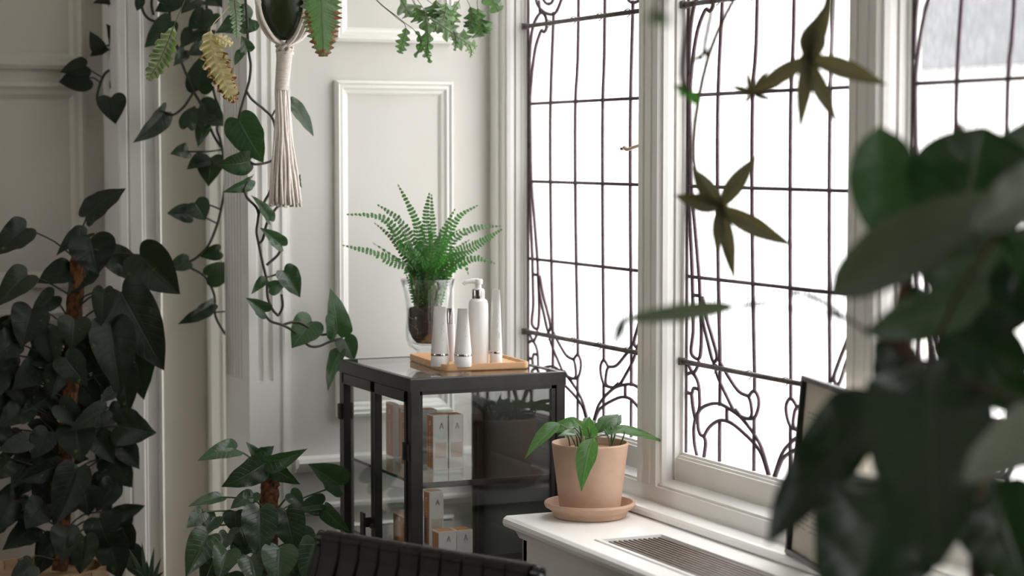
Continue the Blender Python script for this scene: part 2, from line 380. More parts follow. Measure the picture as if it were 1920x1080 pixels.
# back wall with its raised panels
wb = struct('wall_back', 'white panelled wall beside the window', (1.304, YB, 0))
MB().box((1.395,YB,0),(2.06,YB+.16,ZC)).build('wall_face', 'paint', wb)
PROF = [(0,0),(.0,.013),(.006,.018),(.010,.013),(.016,.014),(.021,.008),(.027,.006),(.032,.0005)]
mb = MB(); rect_moulding(mb, (1.5065,YB,.760), (1,0,0), (0,0,1), (0,-1,0), .2815, .751, PROF); mb.build('panel_moulding', 'gloss', wb)
mb = MB(); rect_moulding(mb, (1.5065,YB,1.597), (1,0,0), (0,0,1), (0,-1,0), .2815, .75, PROF); mb.build('panel_moulding', 'gloss', wb)
mb = MB(); rect_moulding(mb, (1.5065,YB,.12), (1,0,0), (0,0,1), (0,-1,0), .2815, .40, PROF); mb.build('panel_moulding', 'gloss', wb)
rail = [(YB,.640),(YB-.010,.642),(YB-.016,.650),(YB-.030,.656),(YB-.034,.664),(YB-.030,.673),(YB,.676)]
MB().extrude_x(rail, 1.41, 1.90).build('chair_rail', 'gloss', wb)
rail2 = [(YB,.545),(YB-.006,.546),(YB-.010,.556),(YB-.020,.560),(YB-.020,.567),(YB,.569)]
MB().extrude_x(rail2, 1.41, 1.90).build('chair_rail', 'gloss', wb)
# fluted pilaster that ends the wall
def pil(z0, z1, fl_):
    X0, Y0, Y1 = 1.304, YB-.012, 4.535
    p = [(X0,Y1)]
    if fl_:
        for k in range(6):
            yc = 4.518-.0225*k
            for j in range(7):
                a = math.pi*j/6; p.append((X0+.0065*math.sin(a), yc+.0085*math.cos(a)))
    p.append((X0,Y0))
    if fl_:
        for xa, xb in ((1.3215,1.3365),(1.3455,1.3585)):
            for j in range(7):
                a = math.pi*j/6; c = (xa+xb)/2; r = (xb-xa)/2
                p.append((c-r*math.cos(a), Y0+.007*math.sin(a)))
    p += [(1.372,Y0),(1.372,Y0+.004),(1.379,Y0+.004),(1.381,Y0-.001),(1.386,Y0-.001),(1.388,Y0+.006),(1.400,Y0+.006),(1.402,YB+.004),(1.402,Y1)]
    return p
MB().prism(pil(0,0,False), 0, .848).build('pilaster_base', 'gloss', wb)
MB().prism(pil(0,0,True), .848, ZC).build('fluted_pilaster', 'gloss', wb)

# recess beyond the pilaster
wn = struct('wall_niche', 'grey shaded wall strip and casing beyond the fluted pilaster', (1.2,4.75,0))
MB().box((1.205,4.75,0),(2.06,4.95,ZC)).build('wall_face', 'shadepaint', wn)
cas = [(1.108,4.90),(1.108,4.722),(1.112,4.716),(1.126,4.716),(1.130,4.720),(1.134,4.717),(1.160,4.717),(1.163,4.722),(1.168,4.722),(1.171,4.727),(1.196,4.729),(1.198,4.724),(1.204,4.722),(1.209,4.727),(1.211,4.752),(1.211,4.90)]
MB().prism(cas, 0, ZC).build('door_casing', 'gloss', wn)
st = [(1.321,4.752),(1.321,4.737),(1.326,4.733),(1.345,4.733),(1.347,4.740),(1.353,4.741),(1.355,4.734),(1.368,4.734),(1.372,4.742),(1.42,4.742),(1.42,4.752)]
MB().prism(st, 0, ZC).build('corner_moulding', 'gloss', wn)
wl = struct('wall_panelled', 'dim panelled wall behind the tall pothos', (.8,4.87,0))
MB().box((-2.3,4.87,0),(1.12,4.97,ZC)).build('wall_face', 'shadepaint', wl)
P2 = [(0,0),(0,.012),(.010,.016),(.018,.010),(.028,.008),(.038,.001)]
for x0 in (.42, -.30, -1.02):
    for z0, z1 in ((1.545,2.45),(1.035,1.515),(.20,.985)):
        mb = MB(); rect_moulding(mb, (x0,4.87,z0), (1,0,0), (0,0,1), (0,-1,0), .645, z1-z0, P2); mb.build('panel_moulding', 'shadepaint', wl)

# window wall: plaster below and above, casing, mullions
PITCH, WID, Z0G, ZB1, ZB2, ZTOP = .745, .64, .762, .945, 1.635, 2.42
edges = [4.267-PITCH*i for i in range(3)]
o = MB().box((.95,-1.4,0),(1.06,.45,ZC)).build('wall_return', 'dim'); tag(o, 'wall running back from the near side of the bay', kind='structure')
wr = struct('wall_window', 'white wall holding the leaded windows', (1.9,0,0))
MB().box((1.90,.45,0),(2.06,4.36,.70)).build('wall_face', 'paint', wr)
MB().box((1.90,.45,ZTOP),(2.06,4.36,ZC)).build('wall_face', 'paint', wr)
MB().box((1.90,.45,.70),(2.06,edges[-1]-WID-.09,ZTOP)).build('wall_face', 'paint', wr)
# mouldings run the whole length under the panes
bot = [(1.96,.66),(1.96,Z0G+.004),(1.932,Z0G+.004),(1.930,Z0G-.001),(1.926,Z0G-.001),(1.924,Z0G-.006),(1.920,Z0G-.006),(1.920,.712),(1.915,.7115),(1.912,.714),(1.889,.7045),(1.8885,.700),(1.885,.699),(1.885,.66)]
y_end = edges[-1]-WID-.09
MB().extrude_y(bot, y_end, 4.355).build('trim_1', 'gloss'); tag(bpy.data.objects['trim_1'], 'moulded bottom rail running under the leaded panes', kind='structure')
sill = [(1.90,.640),(1.90,.668),(1.845,.668),(1.838,.6665),(1.834,.662),(1.834,.654),(1.838,.6505),(1.846,.6505),(1.846,.640)]
MB().extrude_y(sill, y_end, 4.355).build('trim_2', 'sill'); tag(bpy.data.objects['trim_2'], 'white rounded window sill above the radiator cover', kind='structure')
corner = [(1.883,YB+.01),(1.883,4.345),(1.880,4.340),(1.880,4.318),(1.884,4.314),(1.887,4.317),(1.890,4.310),(1.890,4.300),(1.896,4.296),(1.896,4.290),(1.903,4.287),(1.912,4.286),(1.912,4.295),(1.915,4.295),(1.915,4.283),(1.925,4.281),(1.928,4.277),(1.933,4.276),(1.934,4.269),(1.955,4.267),(1.955,YB+.01)]
MB().prism(corner, .669, ZTOP+.05).build('trim_3', 'gloss'); tag(bpy.data.objects['trim_3'], 'moulded window casing in the corner by the panelled wall', kind='structure')
for i in range(2):
    a, b_ = edges[i]-WID, edges[i+1]          # right edge of one light, left edge of the next
    mu = [(1.955,a),(1.93,a),(1.93,a-.004),(1.885,a-.002),(1.885,a-.020),(1.890,a-.022),(1.890,a-.027),(1.885,a-.029),(1.885,a-.052),
          (1.888,a-.054),(1.888,a-.060),(1.885,a-.062),(1.885,a-.080),(1.893,b_+.020),(1.893,b_+.014),(1.902,b_+.011),(1.914,b_+.010),(1.914,b_+.014),(1.918,b_+.014),(1.918,b_+.007),(1.930,b_+.006),(1.932,b_),(1.955,b_)]
    nm = 'trim_%d' % (4+i)
    o = MB().prism(mu, .6985, ZTOP+.05).build(nm, 'gloss')
    tag(o, ['white moulded mullion between the first two leaded windows','white moulded mullion behind the fig leaves','white mullion at the right edge of the view','white mullion beyond the view'][i], kind='structure')
MB().prism([(1.885,y_end),(1.885,edges[-1]-WID),(1.955,edges[-1]-WID),(1.955,y_end)], .66, ZTOP+.05).build('trim_6', 'gloss'); tag(bpy.data.objects['trim_6'], 'white casing at the near end of the windows', kind='structure')
MB().extrude_y([(1.885,ZTOP-.06),(1.955,ZTOP-.06),(1.955,ZTOP+.05),(1.885,ZTOP+.05)], y_end, 4.355).build('trim_7', 'gloss'); tag(bpy.data.objects['trim_7'], 'white head rail above the leaded panes', kind='structure')

# leaded lights; coordinates are (distance from the left edge, height)
HALF = [
    [(.024,1.036),(.025,1.004),(.017,.967),(.031,.955),(.051,.957),(.057,.99),(.056,1.022),(.051,1.075),(.047,1.111),(.031,1.20),(.014,1.286),(.009,1.37),(.006,1.461),(.012,1.508),(.023,1.552),(.039,1.591),(.066,1.622),(.081,1.618),(.094,1.628),(.090,1.651),(.066,1.662),(.039,1.650),(.020,1.629),(.009,1.597),(.004,1.561),(.0015,1.50)],
    [(.024,1.036),(.020,1.111),(.011,1.20),(.004,1.286),(.0015,1.36)],
    [(.0,1.111),(.047,1.111)], [(.022,1.076),(.052,1.076)],
    [(.050,1.086),(.060,1.035),(.083,.989),(.103,.955),(.118,.965),(.099,1.0),(.076,1.036),(.060,1.075)],
    [(.118,.965),(.138,.949),(.164,.929),(.201,.907),(.238,.902)],
    [(.103,.955),(.123,.925),(.158,.891),(.190,.866),(.233,.860),(.248,.869),(.244,.891),(.238,.902),(.256,.914),(.271,.903),(.271,.884),(.257,.864),(.233,.860)],
    [(.189,.872),(.227,.851),(.257,.834),(.287,.809),(.314,.7625)],
    [(.039,.837),(.055,.857),(.088,.870),(.126,.876),(.164,.871),(.202,.862),(.227,.851)],
    [(.069,.806),(.088,.825),(.114,.839),(.140,.846),(.177,.844),(.221,.831),(.257,.817),(.284,.800),(.309,.7625)],
    [(.157,.872),(.157,.846)],
    [(.045,.849),(.046,.823),(.056,.808),(.069,.806),(.076,.794),(.069,.7625)],
    [(.002,.920),(.024,.924),(.045,.908),(.051,.882),(.050,.858),(.035,.836),(.029,.814),(.033,.785),(.044,.7625)],
    [(.002,.884),(.020,.884),(.028,.895),(.047,.895)], [(.020,.884),(.025,.860),(.035,.836)],
    [(.001,.946),(.024,.925),(.044,.940),(.048,.950)],
    [(.178,1.69),(.165,1.742),(.125,1.768),(.080,1.760),(.046,1.725),(.040,1.690),(.068,1.668),(.109,1.656),(.145,1.659),(.178,1.69)],
    [(.148,1.700),(.130,1.735),(.090,1.735),(.070,1.705),(.090,1.682),(.120,1.680),(.135,1.695)],
    [(.060,1.663),(.054,1.69)],
]
def vert_line(s0, zs): return [(s0+dx, z) for dx, z in zs]
COLS = [.130, .257, .383, .510]
def window(idx, Y0, full=True):
    root = struct('window_%d' % idx, ['tall leaded window nearest the panelled wall','leaded window between the two white mullions','leaded window at the right edge behind the fig','leaded window beyond the right edge','leaded window nearest the viewer'][idx-1], (XG, Y0-WID/2, Z0G))
    lines = []
    zt = ZTOP-.06
    for j, c in enumerate(COLS):
        k = 1 if j < 2 else -1
        bow = -.014 if j < 2 else -.008
        if j in (0, 3):   # outer verticals: stop at the arches and at the round motif
            lines.append([(c,.872),(c,.945),(c+bow*.6,1.111),(c+bow,1.286),(c+bow,1.461),(c,1.635),(c,1.659)])
            lines.append([(c,.7625),(c,.842)])
            lines.append([(c-.02*k,1.766),(c,2.0),(c,zt)])
        else:
            lines.append([(c,.7625),(c,.835)]); lines.append([(c,.835),(c,.864)])
            lines.append([(c,.914),(c,.945),(c+bow*.6,1.111),(c+bow,1.286),(c+bow,1.461),(c,1.635),(c,zt)])
    for z in (1.111,1.286,1.461): lines.append([(.045 if z < 1.2 else .006,z),(WID-(.045 if z < 1.2 else .006),z)])
    for z in (1.81,1.985,2.16): lines.append([(0,z),(WID,z)])
    if full:
        for h in HALF:
            p = h
            lines.append(('s', p)); lines.append(('s', [(WID-a, b_) for a, b_ in p]))
    border = [(0,Z0G),(WID,Z0G),(WID,zt),(0,zt)]
    polys = []
    for l in lines:
        sm = isinstance(l, tuple) and l[0] == 's'
        pts = l[1] if sm else l
        p3 = [Vector((a,b_,0)) for a, b_ in pts]
        if len(p3) > 2: p3 = smooth_path(p3, 4)
        polys.append([(min(max(p.x,.001),WID-.001), min(max(p.y,Z0G+.0005),zt)) for p in p3])
    def W3(a, z, dx=0): return Vector((XG+dx, Y0-a, z))
    for p in polys:
        MB().tube([W3(a,z) for a, z in p], .0037, 6).build('lead_came', 'lead', root, smooth=True)
    MB().tube([W3(a,z,-.001) for a, z in border], .0030, 6, closed=True).build('lead_border', 'lead', root)
    for z in (ZB1, ZB2):
        o = MB().tube([W3(-.006,z,-.009), W3(WID+.004,z,-.009)], .0050, 10).build('saddle_bar', 'bar', root, smooth=True)
        for c in COLS:
            q = [W3(c-.006,z+.004,-.016),W3(c,z+.007,-.010),W3(c+.003,z,-.004),W3(c,z-.007,-.010),W3(c+.005,z-.010,-.016)]
            MB().tube(smooth_path(q,3), .0011, 5).build('wire_tie', 'bar', o)
        MB().box((XG-.016,Y0+.006,z-.007),(XG,Y0-.002,z+.007)).build('bar_socket', 'bar', o)
    # panes = the regions the leads enclose
    vs, es = [], []
    def seg(pl, closed=False):
        o = len(vs)
        for q in pl: vs.append(Vector(q))
        for i in range(len(pl)-1): es.append((o+i, o+i+1))
        if closed: es.append((o+len(pl)-1, o))
    seg(border, True)
    for p in polys: seg(p)
    V, E_, Fc, ov, oe, of = geometry.delaunay_2d_cdt(vs, es, [], 0, 1e-5)
    hard = set(tuple(sorted(E_[i])) for i in range(len(E_)) if oe[i])
    emap = {}
    for fi, f in enumerate(Fc):
        for k in range(3):
            emap.setdefault(tuple(sorted((f[k], f[(k+1)%3]))), []).append(fi)
    seen = set(); slivers = MB()
    for fi in range(len(Fc)):
        if fi in seen: continue
        c = sum((V[i] for i in Fc[fi]), Vector((0,0)))/3
        stack = [fi]; seen.add(fi); reg = []
        while stack:
            q = stack.pop(); reg.append(q); f = Fc[q]
            for k in range(3):
                e = tuple(sorted((f[k], f[(k+1)%3])))
                if e in hard: continue
                for nb in emap[e]:
                    if nb not in seen: seen.add(nb); stack.append(nb)
        if not (0 < c.x < WID and Z0G < c.y < zt): continue
        area = sum(abs((V[Fc[q][1]]-V[Fc[q][0]]).cross(V[Fc[q][2]]-V[Fc[q][0]]))/2 for q in reg)
        ids = sorted(set(i for q in reg for i in Fc[q])); mp = {i: k for k, i in enumerate(ids)}
        cx = sum((V[i] for i in ids), Vector((0,0)))/len(ids)
        ta, tb = random.gauss(0,.006), random.gauss(0,.006)
        pv = [W3(V[i].x, V[i].y, (V[i].x-cx.x)*ta+(V[i].y-cx.y)*tb) for i in ids]
        pf = [tuple(mp[i] for i in Fc[q]) for q in reg]
        if area < 4e-5: slivers.add(pv, pf)
        else: MB().add(pv, pf).build('pane', 'pane', root)
    if slivers.v:
        o = slivers.build('pane_sliver', 'pane', root); o['kind'] = 'stuff'
    return root
wins = [window(i+1, edges[i]) for i in range(3)]
# casement stay on the first window
hb = MB().tube(smooth_path([atX(1198,273,1.90), atX(1186,277,1.895), atX(1177,280,1.893), atX(1171,277,1.893)],4), [.0035]*9+[.0045]*3+[.005], 8).build('casement_handle', 'ivory', wins[0], smooth=True)
MB().lathe([(0,-.003),(.0035,-.002),(.0035,.002),(0,.003)], atX(1166,279,1.893), 10).build('handle_tip', 'dark_tip', hb, smooth=True)
for i, e in enumerate(edges):        # daylight portals: guide sampling only, give no light of their own
    ld = bpy.data.lights.new('window_portal', 'AREA'); ld.shape = 'RECTANGLE'; ld.size = 1.65; ld.size_y = WID
    lo = bpy.data.objects.new('window_portal', ld); col.objects.link(lo)
    lo.location = (2.05, e-WID/2, (Z0G+ZTOP)/2); lo.rotation_euler = (0, R(90), 0)
    ld.cycles.is_portal = True

for i, (a, b_) in enumerate(LW):
    rt = struct('window_%d' % (4+i), 'tall sash window in the far left wall', (-2.35,(a+b_)/2,.7))
    for y0, y1, z0, z1 in ((a,a+.05,.7,2.4),(b_-.05,b_,.7,2.4),(a,b_,.7,.76),(a,b_,2.34,2.4),(a,b_,1.52,1.57)):
        MB().box((-2.38,y0,z0),(-2.33,y1,z1)).build('sash', 'gloss', rt)
    for z0, z1 in ((.76,1.52),(1.57,2.34)): MB().box((-2.357,a+.05,z0),(-2.353,b_-.05,z1)).build('pane', 'sheet', rt)
    ld = bpy.data.lights.new('window_portal', 'AREA'); ld.shape = 'RECTANGLE'; ld.size = 1.7; ld.size_y = .95
    lo = bpy.data.objects.new('window_portal', ld); col.objects.link(lo)
    lo.location = (-2.42, (a+b_)/2, 1.55); lo.rotation_euler = (0, R(-90), 0); ld.cycles.is_portal = True

# the near side of the bay, out of the picture on the right, with a window added as front fill light
wbn = struct('wall_bay', 'wall at the near side of the bay around an added window', (1.4,.5,0))
for x0, x1, z0, z1 in ((.95,1.06,0,ZC),(1.80,1.90,0,ZC),(1.06,1.80,0,.75),(1.06,1.80,2.4,ZC)):
    MB().box((x0,.45,z0),(x1,.57,z1)).build('wall_face', 'paint', wbn)
rt = struct('window_5', 'added unseen fill-light window in the near side of the bay', (1.43,.5,.75))
for x0, x1, z0, z1 in ((1.06,1.10,.75,2.4),(1.76,1.80,.75,2.4),(1.10,1.76,.75,.80),(1.10,1.76,2.35,2.4),(1.10,1.76,1.55,1.59)):
    MB().box((x0,.48,z0),(x1,.54,z1)).build('sash', 'gloss', rt)
for z0, z1 in ((.80,1.55),(1.59,2.35)): MB().box((1.10,.508,z0),(1.76,.512,z1)).build('pane', 'pane', rt)
ld = bpy.data.lights.new('window_portal', 'AREA'); ld.shape = 'RECTANGLE'; ld.size = .74; ld.size_y = 1.65
lo = bpy.data.objects.new('window_portal', ld); col.objects.link(lo)
lo.location = (1.43, .44, 1.575); lo.rotation_euler = (R(90), 0, R(180)); ld.cycles.is_portal = True

# outside
o = MB().box((2.1,-30,-3.2),(60,40,-3.0)).build('ground', 'paving'); tag(o, 'pale paving outside far below the leaded windows', kind='structure')
o = MB().box((-60,-30,-3.2),(-2.45,40,-3.0)).build('ground', 'paving'); tag(o, 'pale paving outside below the left wall', kind='structure')
nh = thing('neighbouring_house', 'slate roofed pale house seen through the right-hand window', 'house', (9,10.6,-3))
MB().box((9,8.6,-3),(14,13.0,1.95)).build('house_wall', 'render', nh)
MB().extrude_y([(8.8,1.95),(14.2,1.95),(11.5,5.2)], 8.5, 13.1).build('roof', 'slate', nh)

# ------------------------------------------------------------------ radiator cover
rc = thing('radiator_cover', 'white radiator cover with a slatted bronze grille in its top', 'radiator cover', (1.72,2.8,0))
YE, YN = 3.62, 1.55
g0, g1, gy = 1.640, 1.783, 3.322
top = MB()
nose = [(1.60,.650),(1.598,.6495),(1.592,.645),(1.590,.638),(1.592,.631),(1.598,.627),(1.607,.626),(1.612,.622),(g0,.622),(g0,.650)]
top.extrude_y(nose, YN, YE)
top.box((g1,YN,.622),(1.845,YE,.650)); top.box((g0,gy,.622),(g1,YE,.650))
top.build('top_board', 'sill', rc)
MB().box((1.628,YN,0),(1.645,YE-.012,.622)).build('front_panel', 'paint', rc, bevel=.002)
MB().box((1.628,YE-.03,0),(1.84,YE-.012,.622)).build('end_panel', 'paint', rc)
MB().extrude_y([(1.645,.606),(1.622,.606),(1.618,.614),(1.612,.622),(1.645,.622)], YN, YE-.008).build('bed_moulding', 'gloss', rc)
mb = MB(); rect_moulding(mb, (g0,YN+.05,.6505), (1,0,0), (0,1,0), (0,0,1), g1-g0, gy-YN-.05, [(0,-.01),(0,.0),(.0015,.002),(.010,.002),(.0115,-.004)]); gf = mb.build('grille_frame', 'gloss', rc)
ns = 12
for k in range(ns):
    x = g0+.016+(g1-g0-.032)*k/(ns-1)
    MB().box((x-.0020,YN+.06,.638),(x+.0020,gy-.012,.6485)).build('grille_slat', 'grille', rc)
MB().box((g0,YN,.60),(g1,gy,.615)).build('grille_recess', 'void', rc)

# ------------------------------------------------------------------ glass cabinet
CX0, CX1, CY0, CY1, CZ = 1.4511, 1.786, 3.75, 4.173, .909
ca = thing('glass_cabinet', 'black metal display cabinet with glass sides and glass top', 'cabinet', (1.62,3.96,0))
pw_ = .020
for x in (CX0, CX1-pw_):
    for y in (CY0, CY1-pw_):
        mb = MB(); sx = 1 if x == CX0 else -1; sy = 1 if y == CY0 else -1
        xa, xb = (x, x+pw_); ya, yb = (y, y+pw_)
        mb.box((xa,ya,.0),(xb,yb,CZ-.022))
        mb.build('post', 'black', ca, bevel=.0015)
        mb = MB()   # inner step of the angle profile
        mb.box((xa if sx < 0 else xb-.001, ya+.005, .10),(xa-.007 if sx < 0 else xb+.007, yb-.005, CZ-.03)); mb.build('glazing_strip', 'black', ca)
mb = MB()
rect_moulding(mb, (CX0-.001,CY0-.001,CZ), (1,0,0), (0,1,0), (0,0,1), CX1-CX0+.002, CY1-CY0+.002, [(.016,-.026),(0,-.026),(0,-.002),(.001,0),(.012,0),(.012,-.004),(.016,-.004),(.016,-.026)])
mb.build('top_frame', 'black', ca)
mb = MB().box((CX0+.011,CY0+.011,CZ-.006),(CX1-.011,CY1-.011,CZ-.0005)); mb.build('top_glass', 'topsheet', ca)
for z in (.10,):
    mb = MB(); rect_moulding(mb, (CX0,CY0,z), (1,0,0), (0,1,0), (0,0,1), CX1-CX0, CY1-CY0, [(.016,-.02),(0,-.02),(0,.0),(.016,0),(.016,-.02)]); mb.build('bottom_frame', 'black', ca)
MB().box((CX0+.005,CY0+.005,.085),(CX1-.005,CY1-.005,.095)).build('bottom_panel', 'black', ca)
for y in (CY0+.008, CY1-.010):
    MB().box((CX0+pw_-.002,y,.10),(CX1-pw_+.002,y+.002,CZ-.024)).build('side_pane', 'sheet', ca)
for y in (CY0+.003, CY1-.011):
    MB().box((CX0+pw_,y,CZ-.033),(CX1-pw_,y+.008,CZ-.026)).build('pane_bead', 'black', ca)
    MB().box((CX1-pw_-.009,y,.10),(CX1-pw_,y+.008,CZ-.026)).build('pane_bead', 'black', ca)
    MB().box((CX0+pw_,y,.10),(CX0+pw_+.005,y+.008,CZ-.026)).build('pane_bead', 'black', ca)
MB().box((CX1-.006,CY0+pw_-.002,.10),(CX1-.003,CY1-pw_+.002,CZ-.024)).build('back_panel', 'blackpanel', ca)
SH = (.700, .545, .33)
for z in SH:
    s = MB().box((CX0+.022,CY0+.012,z-.006),(CX1-.008,CY1-.014,z)).build('shelf', 'sheet', ca); s['label'] = 'clear glass shelf'
    MB().box((CX0+.022,CY0+.0105,z-.011),(CX1-.008,CY0+.0125,z+.0005)).build('shelf_edge', 'black', s)
    MB().box((CX0+.0205,CY0+.012,z-.0065),(CX0+.0222,CY1-.014,z-.001)).build('shelf_edge', 'black', s)
# two doors on the face towards the room
ym = (CY0+CY1)/2
for k, (ya, yb) in enumerate(((CY0+pw_+.001, ym-.001), (ym+.001, CY1-pw_-.001))):
    d = bpy.data.objects.new('door', None); d.location = (CX0, ya, .1); link(d, ca)
    d.matrix_basis = Matrix.Translation((CX0,ya,.1))
    mb = MB(); za, zb = .105, CZ-.027
    for (a, b_, c, e) in ((ya,ya+.012,za,zb),(yb-.012,yb,za,zb),(ya,yb,za,za+.014),(ya,yb,zb-.022,zb)):
        mb.box((CX0-.002,a,c),(CX0+.014,b_,e))
    mb.build('door_frame', 'black', d, bevel=.001)
    MB().box((CX0+.006,ya+.010,za+.01),(CX0+.008,yb-.010,zb-.02)).build('door_pane', 'sheet', d)
    yh = CY0+.012 if k == 0 else CY1-.012
    for z in (.80, .25):
        MB().lathe([(.0,-.018),(.0055,-.017),(.0055,.017),(0,.018)], (CX0-.004,yh+(.010 if k == 0 else -.010),z+(-.035 if k == 0 else 0)), 10).build('hinge', 'black', d, smooth=True, auto=True)
        MB().box((CX0-.004,yh-.006,z-.018+(-.035 if k == 0 else 0)),(CX0+.001,yh+.014,z+.014+(-.035 if k == 0 else 0))).build('hinge_plate', 'black', d)
    if k == 1:
        MB().box((CX0-.020,ym+.008,.45),(CX0-.015,ym+.030,.610)).box((CX0-.016,ym+.010,.58),(CX0,ym+.020,.60)).box((CX0-.016,ym+.010,.46),(CX0,ym+.020,.48)).build('handle', 'black', d, bevel=.001)
        MB().lathe([(0,-.004),(.005,-.004),(.005,.004),(0,.004)], (CX0-.006,ym-.004,.585), 10).build('latch_knob', 'black', d)

# cartons
def carton(name, label, x, y, z, wx, dy, h, group, logo=True, band=True, side_logo=True):
    t = thing(name, label, 'box', (x+wx/2,y+dy/2,z), group)
    mb = MB().box((x,y,z),(x+wx,y+dy,z+h))
    mb.m = [0,0,0,0,0,0]
    me = mb.build('carton', ['white_card'], t, bevel=.0008)
    MB().box((x-.0004,y+.003,z+.003),(x,y+dy-.003,z+h-.003)).build('side_print', 'orange_card', t)
    MB().box((x+.002,y+.002,z+h),(x+wx-.002,y+dy-.002,z+h+.0004)).build('lid_print', 'orange_card', t)
    if band: MB().box((x+.004,y-.0003,z+h*.22),(x+wx-.003,y,z+h*.5)).build('print_band', 'peach', t)
    if logo:
        s = min(wx*.2, .006); cx, cz = x+wx*.56, z+h*(.80 if h > .06 else .68); mb = MB()
        for k in (-1, 1):
            mb.tube([(cx,y-.0004,cz+s),(cx+k*s*.62,y-.0004,cz-s)], s*.15, 4)
        mb.tube([(cx-s*.25,y-.0004,cz-s*.25),(cx+s*.1,y-.0004,cz-s*.25)], s*.11, 4)
        mb.build('logo', 'print', t)
    if side_logo:
        mb = MB(); r = .004; cy_, cz = y+dy/2, z+h*.84
        mb.tube([(x-.0006,cy_+r*math.cos(a),cz+r*math.sin(a)) for a in [k*math.pi/8 for k in range(16)]], .0006, 4, closed=True)
        for k in range(9): mb.box((x-.0007,cy_-.0012,z+h*(.25+.05*k)),(x-.0004,cy_+.0012,z+h*(.25+.05*k)+h*.025))
        mb.build('side_lettering', 'white_card', t)
    return t
zs = SH[0]
G1 = 'cartons on the upper glass shelf'
HB = .114
carton('product_box', 'tall white and orange carton in front, left of a pair, upper glass shelf', 1.5605, 3.905, zs, .0325, .036, HB, G1)
carton('product_box', 'tall white carton in front, nearest the black back panel, upper glass shelf', 1.5945, 3.903, zs, .0325, .036, HB-.001, G1)
carton('product_box', 'tall white carton standing just behind the front pair on upper shelf', 1.5655, 3.985, zs, .036, .036, HB+.001, G1)
carton('product_box', 'tall carton half hidden by the corner post, behind the front pair', 1.5285, 3.972, zs, .034, .036, HB, G1)
carton('product_box', 'orange sided carton second from the left seen through the door', 1.5600, 4.085, zs, .034, .040, HB-.004, G1)
carton('product_box', 'orange sided carton furthest left and back on the upper shelf', 1.5475, 4.100, zs, .0115, .048, HB+.002, G1, logo=False, band=False)
G2 = 'cartons on the lower glass shelf'
z2 = SH[1]
carton('product_box', 'tall narrow white carton standing on the lower glass shelf', 1.548, 3.895, z2, .031, .034, .113, G2)
carton('product_box', 'small white carton, left of the low pair on the lower shelf', 1.530, 3.800, z2, .038, .038, .047, G2, band=False, side_logo=False)
carton('product_box', 'small white carton, right of the low pair on the lower shelf', 1.5695, 3.802, z2, .035, .038, .047, G2, band=False, side_logo=False)
carton('product_box', 'wide orange carton behind the cabinet door on the lower shelf', 1.500, 3.905, z2, .040, .075, .062, G2, logo=False, band=False)

# ------------------------------------------------------------------ tray and toiletries
def rrect(x0, x1, y0, y1, r, n=6):
    p = []
    for cx, cy_, a0 in ((x1-r,y1-r,0),(x0+r,y1-r,90),(x0+r,y0+r,180),(x1-r,y0+r,270)):
        for k in range(n+1):
            a = R(a0+90*k/n); p.append((cx+r*math.cos(a), cy_+r*math.sin(a)))
    return p
tcx, tcy, tca = 1.6640, 3.968, R(-5)
tx0, tx1, ty0, ty1 = -.0935, .0935, -.127, .127
mb = MB(); rings = []
for ins, z in ((.002,0),(0,.002),(0,.0125),(.001,.014),(.005,.014),(.0065,.0125),(.0085,.0085)):
    rings.append([(tcx+x*math.cos(tca)-y*math.sin(tca),tcy+x*math.sin(tca)+y*math.cos(tca),CZ+z) for x, y in rrect(tx0+ins,tx1-ins,ty0+ins,ty1-ins,.016-ins)])
n = len(rings[0]); vs = [p for r_ in rings for p in r_]
fs = [(i*n+k,i*n+(k+1)%n,(i+1)*n+(k+1)%n,(i+1)*n+k) for i in range(len(rings)-1) for k in range(n)]
fs += [tuple(range(n-1,-1,-1)), tuple((len(rings)-1)*n+k for k in range(n))]
mb.add(vs, fs)
o = mb.build('wooden_tray', 'tray', smooth=True, auto=True); tag(o, 'shallow beech tray holding toiletries on the cabinet', 'tray')
TZ = CZ+.0086
def lettering(mb, c, z0, z1, r, seedv, facing):
    """rows of tiny print turned sideways along the tube"""
    rn = random.Random(seedv); z = z0
    while z < z1:
        l = rn.uniform(.002,.006)
        if rn.random() < .75:
            a = facing+rn.choice((-.35,-.2,0))
            p = Vector((c.x+r(z)*math.cos(a), c.y+r(z)*math.sin(a)*.98, z)); q = p+Vector((0,0,l))
            mb.tube([p, q], .00035, 4)
        z += l+.001
